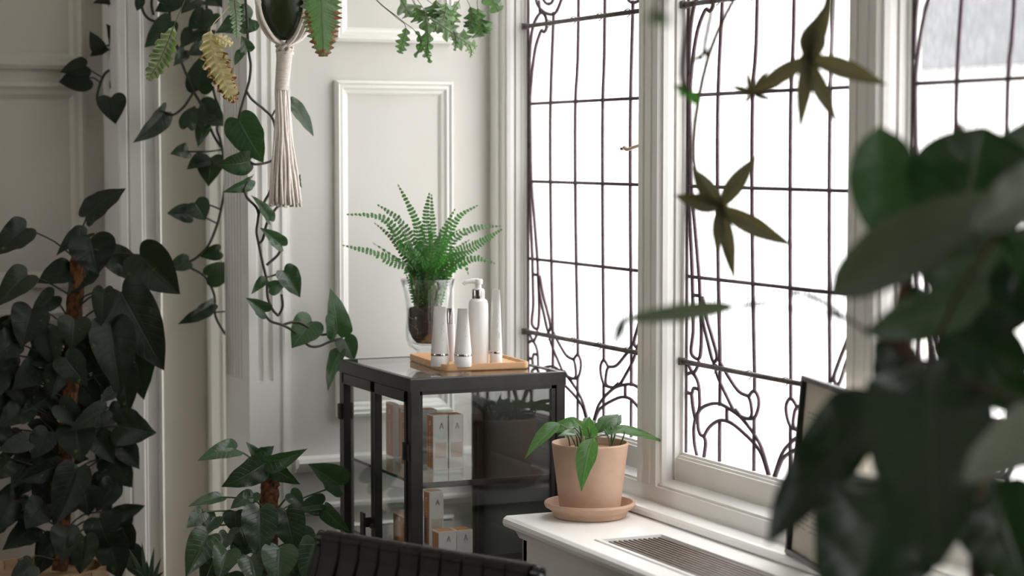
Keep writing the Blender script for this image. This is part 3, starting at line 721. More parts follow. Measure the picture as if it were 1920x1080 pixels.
def squeeze(label, px, py, h, rbot, wtop, ang, seedv):
    c = atZ(px, py, TZ); t = thing('squeeze_tube', label, 'tube', (c.x,c.y,TZ), 'toiletries on the wooden tray')
    hc = .022
    MB().lathe([(rbot*.97,0),(rbot,.001),(rbot,hc),(rbot*.985,hc+.0005)], (c.x,c.y,TZ), 28).build('cap', 'plastic', t, smooth=True, auto=True)
    MB().lathe([(rbot*1.004,hc-.0005),(rbot*1.012,hc),(rbot*1.012,hc+.0035),(rbot*1.0,hc+.004)], (c.x,c.y,TZ), 28).build('silver_band', 'chrome', t, smooth=True)
    vs = []; seg = 28; nz = 14
    for i in range(nz+1):
        k = i/nz; z = TZ+hc+.004+(h-hc-.004)*k
        a_ = rbot*(1-k)+wtop*k; b_ = max(rbot*(1-k**1.15), .0008)
        for j in range(seg):
            q = 2*math.pi*j/seg; x, y = a_*math.cos(q), b_*math.sin(q)
            vs.append((c.x+x*math.cos(ang)-y*math.sin(ang), c.y+x*math.sin(ang)+y*math.cos(ang), z))
    fs = [(i*seg+j,i*seg+(j+1)%seg,(i+1)*seg+(j+1)%seg,(i+1)*seg+j) for i in range(nz) for j in range(seg)]+[tuple(nz*seg+j for j in range(seg))]
    MB().add(vs, fs).build('body', 'plastic2', t, smooth=True, auto=True)
    mb = MB(); lettering(mb, c, TZ+h*.35, TZ+h*.8, lambda z: rbot*(1-.55*(z-TZ)/h)+.001, seedv, R(-75)); mb.build('lettering', 'print', t)
    return t
squeeze('short white squeeze tube at the left end of the tray', 825, 686, .121, .0185, .0125, R(-35), 3)
squeeze('short white squeeze tube, middle of tray, next to the pump bottle', 868, 687, .118, .0180, .0105, R(-40), 4)
squeeze('tall slim white squeeze tube at the right end of the tray', 930, 682, .153, .0128, .0080, R(-30), 5)
c = atZ(845, 677, TZ)
t = thing('serum_bottle', 'slim pale bottle with chrome cap between two short tubes', 'bottle', (c.x,c.y,TZ), 'toiletries on the wooden tray')
MB().lathe([(.0075,0),(.0085,.002),(.0090,.075),(.0075,.079)], (c.x,c.y,TZ), 24).build('body', 'lilac', t, smooth=True, auto=True)
MB().lathe([(.0082,.0785),(.0082,.110),(.0075,.111),(0,.111)], (c.x,c.y,TZ), 24).build('cap', 'chrome', t, smooth=True, auto=True)
c = atZ(897, 682, TZ)
t = thing('pump_bottle', 'white pump bottle with chrome collar, tallest on the tray', 'bottle', (c.x,c.y,TZ), 'toiletries on the wooden tray')
MB().lathe([(.0195,0),(.0205,.002),(.0208,.060),(.0203,.122),(.0185,.130),(.013,.1345),(.0115,.136)], (c.x,c.y,TZ), 36).build('body', 'plastic', t, smooth=True, auto=True)
MB().lathe([(.0128,.135),(.0130,.136),(.0130,.152),(.0125,.153),(0,.153)], (c.x,c.y,TZ), 28).build('collar', 'chrome', t, smooth=True, auto=True)
MB().lathe([(.0105,.150),(.0115,.153),(.0115,.1545),(.0060,.156),(.0060,.164),(.0090,.165),(.0092,.172),(.008,.1745),(0,.175)], (c.x,c.y,TZ), 24).build('pump_head', 'plastic', t, smooth=True, auto=True)
d = Vector((-.93,.2,0)).normalized()
MB().tube(smooth_path([c+Vector((0,0,.1705)), c+d*.014+Vector((0,0,.1705)), c+d*.026+Vector((0,0,.1685)), c+d*.031+Vector((0,0,.164))],3), [.0055]*4+[.0045]*3+[.0035]*3, 10).build('spout', 'plastic', t, smooth=True)

# ------------------------------------------------------------------ terracotta pot
pc = atZ(1106, 968, .65); pc.z = .6505
t = thing('plant_saucer', 'round terracotta saucer on the radiator cover', 'saucer', pc)
MB().lathe([(.066,0),(.070,.001),(.0745,.012),(.0865,.020),(.0885,.025),(.0870,.029),(.0830,.029),(.0795,.024),(.072,.010),(0,.009)], pc, 48).build('dish', 'terra', t, smooth=True, auto=True)
t = thing('terracotta_pot', 'tapered terracotta plant pot standing in its saucer', 'pot', pc+Vector((0,0,.0095)))
pz = pc+Vector((0,0,.0098))
MB().lathe([(0,0),(.056,0),(.058,.002),(.0735,.128),(.0745,.1315),(.0735,.134),(.0705,.134),(.069,.131),(.0665,.118)], pz, 56).build('body', 'terra', t, smooth=True, auto=True)
MB().lathe([(.067,.121),(.064,.116),(.05,.114)], pz, 56).build('inner_wall', 'terra2', t, smooth=True)
o = MB().lathe([(.066,.1135),(.04,.117),(.015,.115),(0,.116)], pz, 30).build('soil', 'soil', t, smooth=True)

# ------------------------------------------------------------------ leaves
def outline(kind, t):
    if kind == 'heart': return math.sin(math.pi*min(t,1)**.62)**.68*(1-.30*t**5)+.55*(1-t)**7
    if kind == 'fiddle': return (math.sin(math.pi*t**1.15)**.55)*(.80+.35*t) if 0 < t < 1 else 0.05
    if kind == 'lance': return math.sin(math.pi*t**.75)**.95 if 0 < t < 1 else .02
    if kind == 'slim': return (math.sin(math.pi*t**.85)**1.0 if 0 < t < 1 else .03)+.28*(1-t)**6
    if kind == 'oval': return math.sin(math.pi*t**.8)**.6 if 0 < t < 1 else .05
HEART = [(0,0,0),(.09,-.075,.015),(.22,-.125,.045),(.36,-.085,.09),(.465,.04,.16),(.50,.20,.27),(.475,.38,.42),(.395,.57,.60),(.27,.745,.77),(.135,.885,.90),(.05,.96,.965),(0,1,1)]
LC = {}
def leaf_mesh(kind, fold, curl, rip, mname):
    key = (kind, fold, curl, rip, mname)
    if key in LC: return LC[key]
    nt, ns = 16, 8
    vs, uv = [], []
    if kind == 'heart':
        hp_ = smooth_path([Vector(p) for p in HEART], 2); nt = len(hp_)-1
        for q in hp_:
            for j in range(ns+1):
                s = -1+2*j/ns; x = s*q.x; y = q.z+(q.y-q.z)*abs(s)**1.25; h = 2*q.x
                z = fold*abs(x)*1.2-abs(fold)*.9*x*x+rip*math.sin(q.z*19+2.2*abs(s)+(1.3 if s > 0 else 0))*abs(s)*h*.09+.03*h*math.sin(q.z*5)*s*rip*4-.10*max(0,-y)
                vs.append(Vector((x,y,z))); uv.append((.5+.5*s, q.z))
    mxh = max(outline(kind, i/60) for i in range(1, 60))
    for i in range(nt+1 if kind != 'heart' else 0):
        tt = i/nt; h = max(outline(kind, tt)/mxh, .012)
        for j in range(ns+1):
            s = -1+2*j/ns; x = .5*s*h; y = tt
            z = fold*abs(x)*1.2 - abs(fold)*.9*x*x + rip*math.sin(tt*17+2.2*abs(s)+(1.3 if s > 0 else 0))*abs(s)*h*.10 + .03*h*math.sin(tt*5)*s*rip*4
            vs.append(Vector((x,y,z))); uv.append((.5+.5*s, tt))
    # bend along the midrib
    if abs(curl) > 1e-3:
        out = []
        for v in vs:
            a = curl*v.y; rr = 1/curl
            out.append(Vector((v.x, rr*math.sin(a)-v.z*math.sin(-a)*-1, -(rr-rr*math.cos(a))+v.z*math.cos(a))))
        vs = out
    base = vs[ns//2].copy(); tip = vs[nt*(ns+1)+ns//2].copy()
    d = tip-base; L = math.hypot(d.y, d.z); an = math.atan2(d.z, d.y)
    ca_, sa = math.cos(-an)/L, math.sin(-an)/L
    vs = [Vector((v.x, (v-base).y*ca_-(v-base).z*sa, (v-base).y*sa+(v-base).z*ca_)) for v in vs]
    fs = [(i*(ns+1)+j, i*(ns+1)+j+1, (i+1)*(ns+1)+j+1, (i+1)*(ns+1)+j) for i in range(nt) for j in range(ns)]
    mb = MB().add(vs, fs); me = mb.mesh(kind+'_leaf', mname, True, uv); LC[key] = me
    return me
def leaf(parent, kind, base, tip, wid, mname, roll=0, fold=.25, curl=.5, rip=.25, name='leaf', n=None):
    base, tip = Vector(base), Vector(tip); d = tip-base; L = d.length; Y = d/L
    n = (CAM-base).normalized() if n is None else Vector(n).normalized()
    Z = n-Y*n.dot(Y)
    if Z.length < .05: Z = Y.orthogonal()
    Z.normalize(); Z = Matrix.Rotation(R(roll), 3, Y) @ Z; X = Y.cross(Z)
    me = leaf_mesh(kind, fold, curl, rip, mname)
    o = bpy.data.objects.new(name, me); link(o, parent)
    s = (wid+L)/2
    o.matrix_basis = Matrix(((X.x*wid,Y.x*L,Z.x*s,base.x),(X.y*wid,Y.y*L,Z.y*s,base.y),(X.z*wid,Y.z*L,Z.z*s,base.z),(0,0,0,1)))
    return o
FOLDS = (.15,.3,.5); CURLS = (.25,.6,.95)
def rl(rn): return dict(fold=rn.choice(FOLDS), curl=rn.choice(CURLS), rip=rn.choice((.2,.45)))

def petiole(parent, a, b_, r=.0016, mname='stem', sag=.15, name='petiole'):
    a, b_ = Vector(a), Vector(b_); m = (a+b_)/2; L = (a-b_).length
    m += Vector((random.uniform(-.1,.1)*L, random.uniform(-.1,.1)*L, sag*L))
    MB().tube(smooth_path([a,m,b_],4), r, 5).build(name, mname, parent, smooth=True)

def stem(parent, pts, r=.0024, mname='stem', name='stem'):
    p = smooth_path(pts, 5); MB().tube(p, r, 6).build(name, mname, parent, smooth=True); return p
def nearest(paths, q, up=True):
    best = None
    for p in paths:
        for v in p:
            d = (v-q).length + (0.0 if v.z <= q.z+.005 or not up else .02)
            if best is None or d < best[0]: best = (d, v)
    return best[1]

rn = random.Random(11)
def vine(root, Y, stems, leaves, mname, dy=.012, pr=.0020, sr=.0033):
    paths = [stem(root, [atY(x,y,Y+rn.uniform(-dy,dy)*.6) for x, y in s], sr) for s in stems]
    for L in leaves:
        bx, by, tx, ty, w_ = L[:5]; roll = L[5] if len(L) > 5 else rn.uniform(-25,25); off = L[6] if len(L) > 6 else 0
        b0 = atY(bx,by,Y+off+rn.uniform(-dy,dy)); tp = atY(tx,ty,Y+off+rn.uniform(-2*dy,dy))
        k = mpp(b0)
        leaf(root, 'heart', b0, tp, w_*k*1.06/max(math.cos(R(roll)),.6), mname, roll, **rl(rn))
        q = nearest(paths, b0)
        if (q-b0).length > .006: petiole(root, q, b0, pr, 'stem', rn.uniform(-.1,.2))
    return paths

# planter that feeds the vines, hanging above the picture
def hanging_pot(px, py, Y, r, label):
    c = atY(px, py, Y); t = thing('hanging_pot', label, 'pot', c)
    MB().lathe([(0,0),(r*.7,0),(r*.95,.08),(r,.15),(r*.96,.152),(r*.9,.13),(0,.13)], c, 28).build('body', 'greypot', t, smooth=True, auto=True)
    for k in range(3):
        a = k*2.094+.4; MB().tube([c+Vector((r*math.cos(a),r*math.sin(a),.148)), Vector((c.x,c.y,min(c.z+.55,ZC-.02)))], .002, 5).build('hanger_cord', 'cord', t)
    MB().tube([Vector((c.x,c.y,min(c.z+.55,ZC-.02))), Vector((c.x,c.y,ZC))], .003, 5).build('hanger_cord', 'cord', t)
    return c
hp1 = hanging_pot(378, -170, 4.58, .085, 'hanging pot above the picture from which the dark vine trails')

v1 = thing('pothos_vine', 'dark heart-leaved vine trailing down behind the fluted pilaster', 'vine', atY(380,300,4.62))
vine(v1, 4.62,
  [[(352,-160),(330,-60),(318,20),(324,61),(333,91),(341,118),(353,148),(363,172),(377,196),(392,235),(403,258),(414,275)],
   [(372,-165),(385,-60),(388,40),(390,90),(396,140),(403,180),(412,206),(407,241),(413,261),(419,294),(422,322),(420,363),(413,400),(406,425),(391,460),(370,482),(352,497),(384,518),(402,554),(404,593),(423,627)],
   [(264,-5),(268,20),(280,36),(300,41),(318,38)], [(290,-30),(284,5),(288,28)], [(363,172),(345,200),(325,215),(309,211)]],
  [(318,40,271,89,42,-10), (332,-6,290,22,34), (264,-2,257,21,18), (368,-2,340,26,34), (384,26,352,55,36), (400,26,379,60,30), (422,-2,380,9,24),
   (394,56,354,82,24,35), (380,84,350,103,30), (346,94,325,124,26), (372,168,378,104,50,10), (430,86,433,134,24),
   (309,210,249,268,38,-30), (352,238,365,198,34), (376,202,424,236,50,-10), (385,238,371,276,27), (352,284,319,289,27), (395,296,391,350,54,5), (386,300,350,318,28,40),
   (356,402,313,400,34), (366,380,385,413,44), (411,471,371,480,29), (353,490,313,506,30), (391,518,446,494,42), (397,571,333,608,28,-25), (432,582,422,568,16),
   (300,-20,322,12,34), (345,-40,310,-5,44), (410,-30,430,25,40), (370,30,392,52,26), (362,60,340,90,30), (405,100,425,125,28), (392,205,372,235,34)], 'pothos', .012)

v2 = thing('pothos_vine', 'green heart-leaved vine across the pilaster front, ending beside the cabinet', 'vine', atY(520,480,4.27))
vine(v2, 4.27,
  [[(420,-160),(452,-60),(462,20),(466,93),(470,120),(468,148),(462,170),(453,200),(447,224)],
   [(462,170),(472,186),(495,205),(512,224),(519,262),(521,296),(515,335),(506,360),(496,378),(486,398),(483,417),(481,435),(485,457),(493,495),(500,526),(502,557),(511,580),(522,592)],
   [(458,352),(463,370),(480,388),(485,402)], [(534,372),(512,398),(500,420),(493,448),(485,457)],
   [(494,586),(507,602),(528,609),(549,620),(566,636),(581,649),(599,649),(620,640),(642,634)], [(528,610),(560,604),(599,627),(626,622)],
   [(522,592),(530,575),(528,552)], [(528,462),(521,478),(500,497)], [(521,296),(500,305),(478,308),(468,302)]],
  [(470,36,404,62,50,15,.01), (464,96,452,67,26), (452,97,440,123,16), (468,302,407,309,44,-25), (469,337,416,361,25,-35), (448,224,494,305,62,18,-.02), (504,413,470,366,18,45), (528,461,487,427,26,20), (532,508,563,558,42,-15), (506,540,538,527,26,20),
   (497,527,471,552,18,30), (497,585,460,558,30,10), (585,603,547,653,56,8), (632,625,619,540,44,25), (645,636,664,676,40,-10), (637,660,615,733,24,35), (546,193,588,256,26,-40), (561,330,566,353,9,50)],
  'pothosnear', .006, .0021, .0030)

v3 = thing('pothos_vine', 'short dark vine in the recess, left of the door casing', 'vine', atY(190,120,4.82))
vine(v3, 4.80, [[(262,-120),(245,-20),(236,60),(222,108),(210,128),(197,138),(187,160),(182,185),(190,206)], [(236,60),(222,32),(205,14)], [(238,90),(222,95),(206,76)]],
  [(166,146,110,154,46,0,0), (160,126,112,136,32,20,0), (186,92,168,58,28,0,0), (196,88,169,106,20,20,0), (226,84,199,44,36,0,0), (225,133,206,167,17,30,0), (208,183,217,233,52,0,-.11), (216,-2,174,6,20,30,0), (222,-8,205,18,30,0,0)], 'pothosfar', .008)

# ------------------------------------------------------------------ pothos on moss poles
def pole_plant(root, Y, pole, leaves, mname, kwargs_r=.0019, extra=None, polr=.017, pm='stem'):
    a, b_ = pole
    P0, P1 = a, b_
    seg = 14; vs = MB(); pts = [P0+(P1-P0)*k/seg for k in range(seg+1)]
    rr = [polr*(1+.10*math.sin(k*2.3)) for k in range(seg+1)]; rr[0] *= .8
    seg = 60; pts = [P0+(P1-P0)*k/seg for k in range(seg+1)]
    vs.tube(pts, [polr*(.75 if k == 0 else 1) for k in range(seg+1)], 26)
    rj = random.Random(9); vs.v = [tuple(Vector(v)+(Vector(v)-pts[i//26]).normalized()*rj.gauss(0,.0013)+Vector((0,0,rj.gauss(0,.001)))) if i < 26*(seg+1) else v for i, v in enumerate(vs.v)]
    vs.build('moss_pole', 'coir', root)
    for L in leaves:
        bx, by, tx, ty, w_ = L[:5]; roll = L[5] if len(L) > 5 else rn.uniform(-22,22); off = L[6] if len(L) > 6 else rn.uniform(-.06,.015)
        b0 = atY(bx,by,Y+off); tp = atY(tx,ty,Y+off-rn.uniform(.0,.03))
        leaf(root, 'heart', b0, tp, w_*mpp(b0)*1.05/max(math.cos(R(roll)),.65), mname, roll, **rl(rn))
        zz = min(max(b0.z-rn.uniform(.03,.08), P1.z+.02), P0.z-.01); k = (P0.z-zz)/(P0.z-P1.z); q = P0+(P1-P0)*k
        petiole(root, q, b0, kwargs_r, pm, rn.uniform(.02,.15))

lp = thing('climbing_pothos', 'tall dark pothos on a moss pole against the dim panelled wall', 'plant', atY(90,1060,4.58))
ptop, pbot = atY(146,480,4.58), atY(112,1070,4.56)
LL = [(163,406,236,353,46,-35), (49,428,-16,482,52,15), (170,447,184,514,84,0,-.07), (162,440,105,480,30,40), (131,505,70,531,46,20), (165,506,127,556,48,10), (205,478,287,537,52,-15), (262,478,338,552,84,5,-.04),
 (51,516,-8,576,52,20), (101,555,56,592,40,0), (60,580,40,652,70,0), (228,548,308,695,92,0,-.06), (208,610,226,742,82,0,-.08), (140,600,134,657,60,0,-.08), (195,543,190,612,40,10,-.08), (122,670,164,724,56,0,-.08),
 (25,640,-22,682,54), (72,690,22,732,54), (96,740,36,778,46), (112,692,96,748,46), (211,735,188,754,24), (196,770,130,807,40,10,-.08), (222,798,294,812,70,0,-.06), (140,800,152,867,70,0,-.05), (50,765,-4,802,50), (56,825,-4,846,36),
 (142,880,104,984,66,0,-.07), (108,872,36,902,40), (160,918,166,968,54,0,-.06), (214,966,272,948,30,10), (82,945,48,992,56,0,-.05), (185,972,207,1028,64,0,-.06), (124,990,117,1056,54,0,-.09), (158,1006,150,1077,54,0,-.1), (205,1015,226,1086,62,0,-.05),
 (62,990,4,1032,50), (60,1060,16,1092,44,0,-.2), (240,560,262,640,62,0,0), (262,590,300,660,60,0,0), (250,650,270,750,70,0,.01), (230,700,240,780,54), (90,620,108,690,50), (30,710,60,770,50), (110,760,150,800,46), (180,820,215,870,50), (60,860,20,920,50), (90,900,70,960,52),
 (200,880,226,930,46), (120,930,100,985,48), (230,990,252,1030,40), (20,940,-10,1000,50), (170,640,150,700,50), (230,840,262,880,44), (150,720,190,770,50), (0,700,-20,760,40), (20,860,-20,900,44), (210,905,180,960,46), (90,810,60,860,48), (50,600,20,660,48), (100,1010,70,1050,44), (240,1030,262,1085,44)]
rf = random.Random(5)
for k in range(52):
    x, y = rf.uniform(-15,225), rf.uniform(590,1040); a = rf.uniform(.2,2.9); l = rf.uniform(48,72)
    LL.append((x, y, x+l*math.cos(a), y+l*math.sin(a), l*rf.uniform(.7,.95), rf.uniform(-25,25), rf.uniform(-.01,.07)))
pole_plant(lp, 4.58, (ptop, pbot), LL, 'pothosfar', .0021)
pc2 = atY(85,1062,4.56)
t = thing('wooden_planter', 'pale wooden tub holding the tall dark pothos', 'planter', (pc2.x,pc2.y,0))
zt_ = pc2.z
mb = MB()
nst = 20
for k in range(nst):
    a0, a1 = 2*math.pi*k/nst+.01, 2*math.pi*(k+1)/nst-.01; r0, r1 = .115, .135
    mb2 = MB(); vs = []
    for r_, z in ((r0,0),(r1,zt_)):
        for a in (a0, a1):
            for rr in (r_, r_-.012): vs.append((pc2.x+rr*math.cos(a), pc2.y+rr*math.sin(a), z))
    mb2.add(vs, [(0,2,3,1),(4,5,7,6),(0,4,6,2),(1,3,7,5),(0,1,5,4),(2,6,7,3)]).build('stave', 'planter', t)
MB().lathe([(.136,zt_-.05),(.139,zt_-.05),(.139,zt_-.02),(.136,zt_-.02)], (pc2.x,pc2.y,0), 40).build('hoop', 'planter', t, smooth=True)
MB().lathe([(0,zt_-.03),(.123,zt_-.03)], (pc2.x,pc2.y,0), 32).build('soil', 'soil', t)

bp_ = thing('climbing_pothos', 'green pothos on a short coir pole beside the cabinet', 'plant', atY(505,1060,4.08))
ptop, pbot = atY(506,886,4.08), Vector((atY(500,1080,4.08).x, 4.08, .30))
LB = [(441,843,370,864,34,30,.02), (482,858,461,828,22,20), (483,857,514,836,28,20), (497,868,415,913,52,-15,-.05), (504,866,577,841,32,30), (499,868,563,908,32,25,-.04), (637,910,577,870,50,20,.02), (414,932,353,950,20,40), (467,931,432,954,26,20), (606,945,558,952,40,0,.0), (609,954,657,997,30,30),
 (401,986,384,960,28), (441,960,442,1000,46,0,-.03), (487,955,487,1050,66,0,-.09), (536,957,554,1033,62,0,-.10), (391,1005,348,1083,56,10,-.05), (426,1001,411,1037,30), (426,1033,408,1090,52,0,-.08), (525,1028,520,1100,66,0,-.12), (592,1018,568,1090,60,0,-.10), (470,1045,482,1100,50,0,-.10), (596,1003,622,1032,28),
 (405,970,378,1008,34), (450,990,462,1030,44,0,-.05), (560,1000,590,1045,44), (400,1050,380,1100,40), (460,1010,436,1050,46,0,-.04), (540,1040,560,1100,60), (380,960,350,990,30), (430,1075,425,1130,60,0,-.08), (560,1080,570,1140,60,0,-.08), (500,1080,505,1150,60), (620,1020,640,1075,40), (475,925,460,955,30), (545,925,570,950,30)]
pole_plant(bp_, 4.08, (ptop, pbot), LB, 'pothosnear', .0019, polr=.0185, pm='stem2')
t = thing('ceramic_planter', 'grey ceramic floor pot under the pothos beside the cabinet', 'planter', (pbot.x,pbot.y,0))
MB().lathe([(0,0),(.08,0),(.10,.02),(.115,.30),(.117,.32),(.108,.32),(.105,.29),(0,.29)], (pbot.x,pbot.y,0), 36).build('pot_body', 'greypot', t, smooth=True, auto=True)
MB().lathe([(0,.296),(.105,.292)], (pbot.x,pbot.y,0), 24).build('soil', 'soil', t)

# ------------------------------------------------------------------ aloe
ac = atY(278,1100,4.42)
al = thing('aloe_plant', 'small spiky aloe at the foot of the wall', 'plant', ac)
for bx, by, tx, ty, w_, off in ((272,1092,242,1030,11,0),(274,1096,266,1017,11,-.01),(281,1096,289,1026,11,0),(286,1098,302,1046,10,.0),(284,1098,307,1072,10,-.03),(276,1098,250,1066,11,-.03),(280,1100,275,1050,12,-.05),(278,1098,288,1062,11,-.06)):
    a, b_ = atY(bx,by,4.42), atY(tx,ty,4.42+off); k = mpp(a); n = 7
    d = b_-a; pts = [a+d*(i/n)+Vector((0,0,.004*math.sin(math.pi*i/n))) for i in range(n+1)]
    MB().tube(pts, [w_*k*.5*(1-(i/n)**1.6)+.0003 for i in range(n+1)], 8).build('leaf', 'aloe', al, smooth=True)
t = thing('tall_pot', 'tall grey pot under the small aloe', 'pot', (ac.x,ac.y,0))
MB().lathe([(0,0),(.05,0),(.055,.02),(.05,ac.z-.05),(.055,ac.z-.02),(.056,ac.z-.01),(.05,ac.z-.01),(.048,ac.z-.022),(0,ac.z-.02)], (ac.x,ac.y,0), 28).build('pot_body', 'greypot', t, smooth=True, auto=True)
MB().lathe([(0,ac.z-.008),(.047,ac.z-.014)], (ac.x,ac.y,0), 20).build('soil', 'soil', t)

# ------------------------------------------------------------------ glass vase with sword fern
vc = atY(802, 670, 4.139); vc.z = CZ+.0003
t = thing('glass_vase', 'clear footed glass vase holding the sword fern', 'vase', vc)
outer = [(.0,.0),(.029,.0),(.031,.002),(.030,.006),(.024,.010),(.023,.013),(.030,.017),(.042,.025),(.0475,.040),(.0485,.060),(.0465,.090),(.0475,.115),(.0525,.145),(.0590,.170)]
inner = [(.0570,.170),(.0505,.145),(.0455,.115),(.0445,.090),(.0462,.060),(.0452,.042),(.039,.032),(.026,.027),(0,.026)]
MB().lathe(outer+inner, vc, 48).build('vase_body', 'vase', t, smooth=True)
ft = thing('sword_fern', 'bright green sword fern in the glass vase', 'fern', vc+Vector((0,0,.03)))
MB().lathe([(0,.030),(.024,.031),(.034,.042),(.0405,.058),(.0425,.075),(.0418,.095),(.040,.106),(.02,.114),(0,.116)], vc, 28).build('root_ball', 'soil', ft, smooth=True)
for k in range(9):
    a0 = rn.uniform(0,6.28); pts = []
    for j in range(6):
        a = a0+j*rn.uniform(.15,.45); r_ = .0425+.0012*math.sin(j); pts.append(vc+Vector((r_*math.cos(a), r_*math.sin(a), .106-.010*j+rn.uniform(-.005,.005))))
    MB().tube(smooth_path(pts,3), .0006, 4).build('root', 'root', ft)
for k in range(46):
    a0 = rn.uniform(0,6.28); r0 = rn.uniform(.005,.034); r1 = min(r0*rn.uniform(1.0,1.45), .046)
    q = [vc+Vector((r0*math.cos(a0), r0*math.sin(a0), .105)), vc+Vector((r0*1.1*math.cos(a0+.15), r0*1.1*math.sin(a0+.15), .140)), vc+Vector((r1*math.cos(a0+.2), r1*math.sin(a0+.2), .178))]
    MB().tube(smooth_path(q,3), .0011, 5).build('stalk', rn.choice(('stem2','stem2','root','rachis')), ft)
def frond(root, pts, width, n_pairs, seed, mname='fern'):
    r_ = random.Random(seed); p = smooth_path(pts, 8); L = [0]
    for i in range(1, len(p)): L.append(L[-1]+(p[i]-p[i-1]).length)
    tot = L[-1]
    def at(s):
        s *= tot
        for i in range(1, len(p)):
            if L[i] >= s:
                k = (s-L[i-1])/max(L[i]-L[i-1],1e-9); return p[i-1].lerp(p[i],k), (p[i]-p[i-1]).normalized()
        return p[-1], (p[-1]-p[-2]).normalized()
    fr = MB().tube(p, [.0011*(1-.7*i/len(p)) for i in range(len(p))], 4).build('frond', 'rachis', root)
    mb = MB(); uv = []
    view = (CAM-p[len(p)//2]).normalized(); view = (view+Vector((r_.uniform(-.5,.5), r_.uniform(-.3,.3), r_.uniform(0,.7)))).normalized()
    for i in range(n_pairs):
        s = .10+.89*i/(n_pairs-1); q, tg = at(s)
        side = tg.cross(view)
        if side.length < .1: side = tg.orthogonal()
        side.normalize(); nrm = side.cross(tg).normalized()
        if nrm.dot(view) < 0: nrm = -nrm
        wl = width*(math.sin(math.pi*min(1,(.18+.82*s))**.75)**.8+.08)*r_.uniform(.85,1.1)
        for sg in (-1, 1):
            tl = r_.uniform(-.45,.45)
            dv = (side*sg+tg*.30+nrm*tl).normalized(); wv = (tg-dv*tg.dot(dv)).normalized()*(tot*.86/n_pairs*.42)
            v = [q+wv*.25, q-wv*.3, q+dv*wl*.3-wv*1.0, q+dv*wl*.3+wv*1.1, q+dv*wl*.75-wv*.75+nrm*wl*.05, q+dv*wl*.75+wv*.8+nrm*wl*.05, q+dv*wl+wv*.15-nrm*wl*.04]
            mb.add(v, [(0,1,2,3),(3,2,4,5),(5,4,6)])
            uv += [(.5,0),(.5,0),(.2,.3),(.8,.3),(.25,.7),(.75,.7),(.5,1)]
    me = mb.mesh('leaflets', mname, False, uv); o = bpy.data.objects.new('leaflets', me); link(o, fr)
VY = vc.y
def fpt(x, y, off=0): return atY(x, y, VY+off)
FR = [((768,508),(735,490),(700,474),(642,460),12,26,-.02), ((775,500),(745,440),(715,408),(650,402),13,30,.02), ((785,500),(765,440),(745,410),(708,384),14,28,-.03), ((795,495),(785,430),(768,388),(746,346),12,30,.02), ((803,495),(800,440),(799,400),(805,362),15,30,-.04), ((810,495),(812,430),(810,400),(809,364),11,30,.03),
 ((815,498),(825,450),(838,420),(853,392),12,26,.02), ((818,498),(840,440),(862,405),(896,385),13,30,-.03), ((824,500),(850,450),(890,428),(939,424),13,30,.03), ((830,508),(860,478),(900,455),(941,430),15,34,-.05), ((838,512),(862,495),(892,484),(928,494),12,24,-.06), ((842,512),(860,500),(872,498),(878,514),10,14,-.04),
 ((770,508),(748,488),(722,470),(700,456),6,14,.0), ((772,505),(750,470),(728,440),(702,418),8,24,.01), ((778,503),(756,465),(740,440),(726,418),9,24,.03), ((785,500),(770,465),(758,440),(748,425),12,22,-.03), ((790,505),(786,470),(778,450),(776,425),9,20,.03), ((812,505),(826,470),(840,445),(862,430),11,24,.02),
 ((822,508),(842,480),(862,462),(880,450),10,22,.03), ((800,505),(795,470),(790,445),(792,420),13,24,-.05), ((806,505),(815,470),(822,450),(826,430),13,22,-.05), ((795,510),(775,485),(755,470),(738,455),13,22,-.05), ((815,512),(838,488),(858,478),(882,470),13,24,-.06), ((788,512),(770,498),(752,492),(738,488),12,18,-.05), ((820,514),(840,502),(855,492),(872,480),12,20,-.06),
 ((798,512),(790,490),(782,475),(770,462),13,20,-.06), ((806,512),(808,490),(812,470),(808,452),14,20,-.07), ((812,512),(826,495),(836,480),(850,468),13,20,-.07), ((800,514),(798,500),(802,485),(806,470),13,16,-.08), ((784,510),(775,490),(768,470),(760,448),10,20,.04), ((804,508),(802,470),(806,440),(800,415),11,22,.05), ((816,508),(830,470),(834,445),(840,420),10,22,.05)]
for i, f in enumerate(FR):
    off = f[6]; a0 = Vector((vc.x+rn.uniform(-.012,.012), vc.y+rn.uniform(-.012,.012), vc.z+.11))
    pts = [a0]+[fpt(x,y,off*k) for (x, y), k in zip(f[:4], (.35,.7,.9,1))]
    frond(ft, pts, f[4]*mpp(vc)*1.02, f[5], i)
for i in range(16):
    a = rn.uniform(0,6.28); q = vc+Vector((.012*math.cos(a), .012*math.sin(a), .10))
    frond(ft, [q, vc+Vector((.030*math.cos(a), .030*math.sin(a), .125)), vc+Vector((.036*math.cos(a+.2), .036*math.sin(a+.2), .150)), vc+Vector((.046*math.cos(a+.3), .046*math.sin(a+.3), .178))], .008, 14, 100+i)

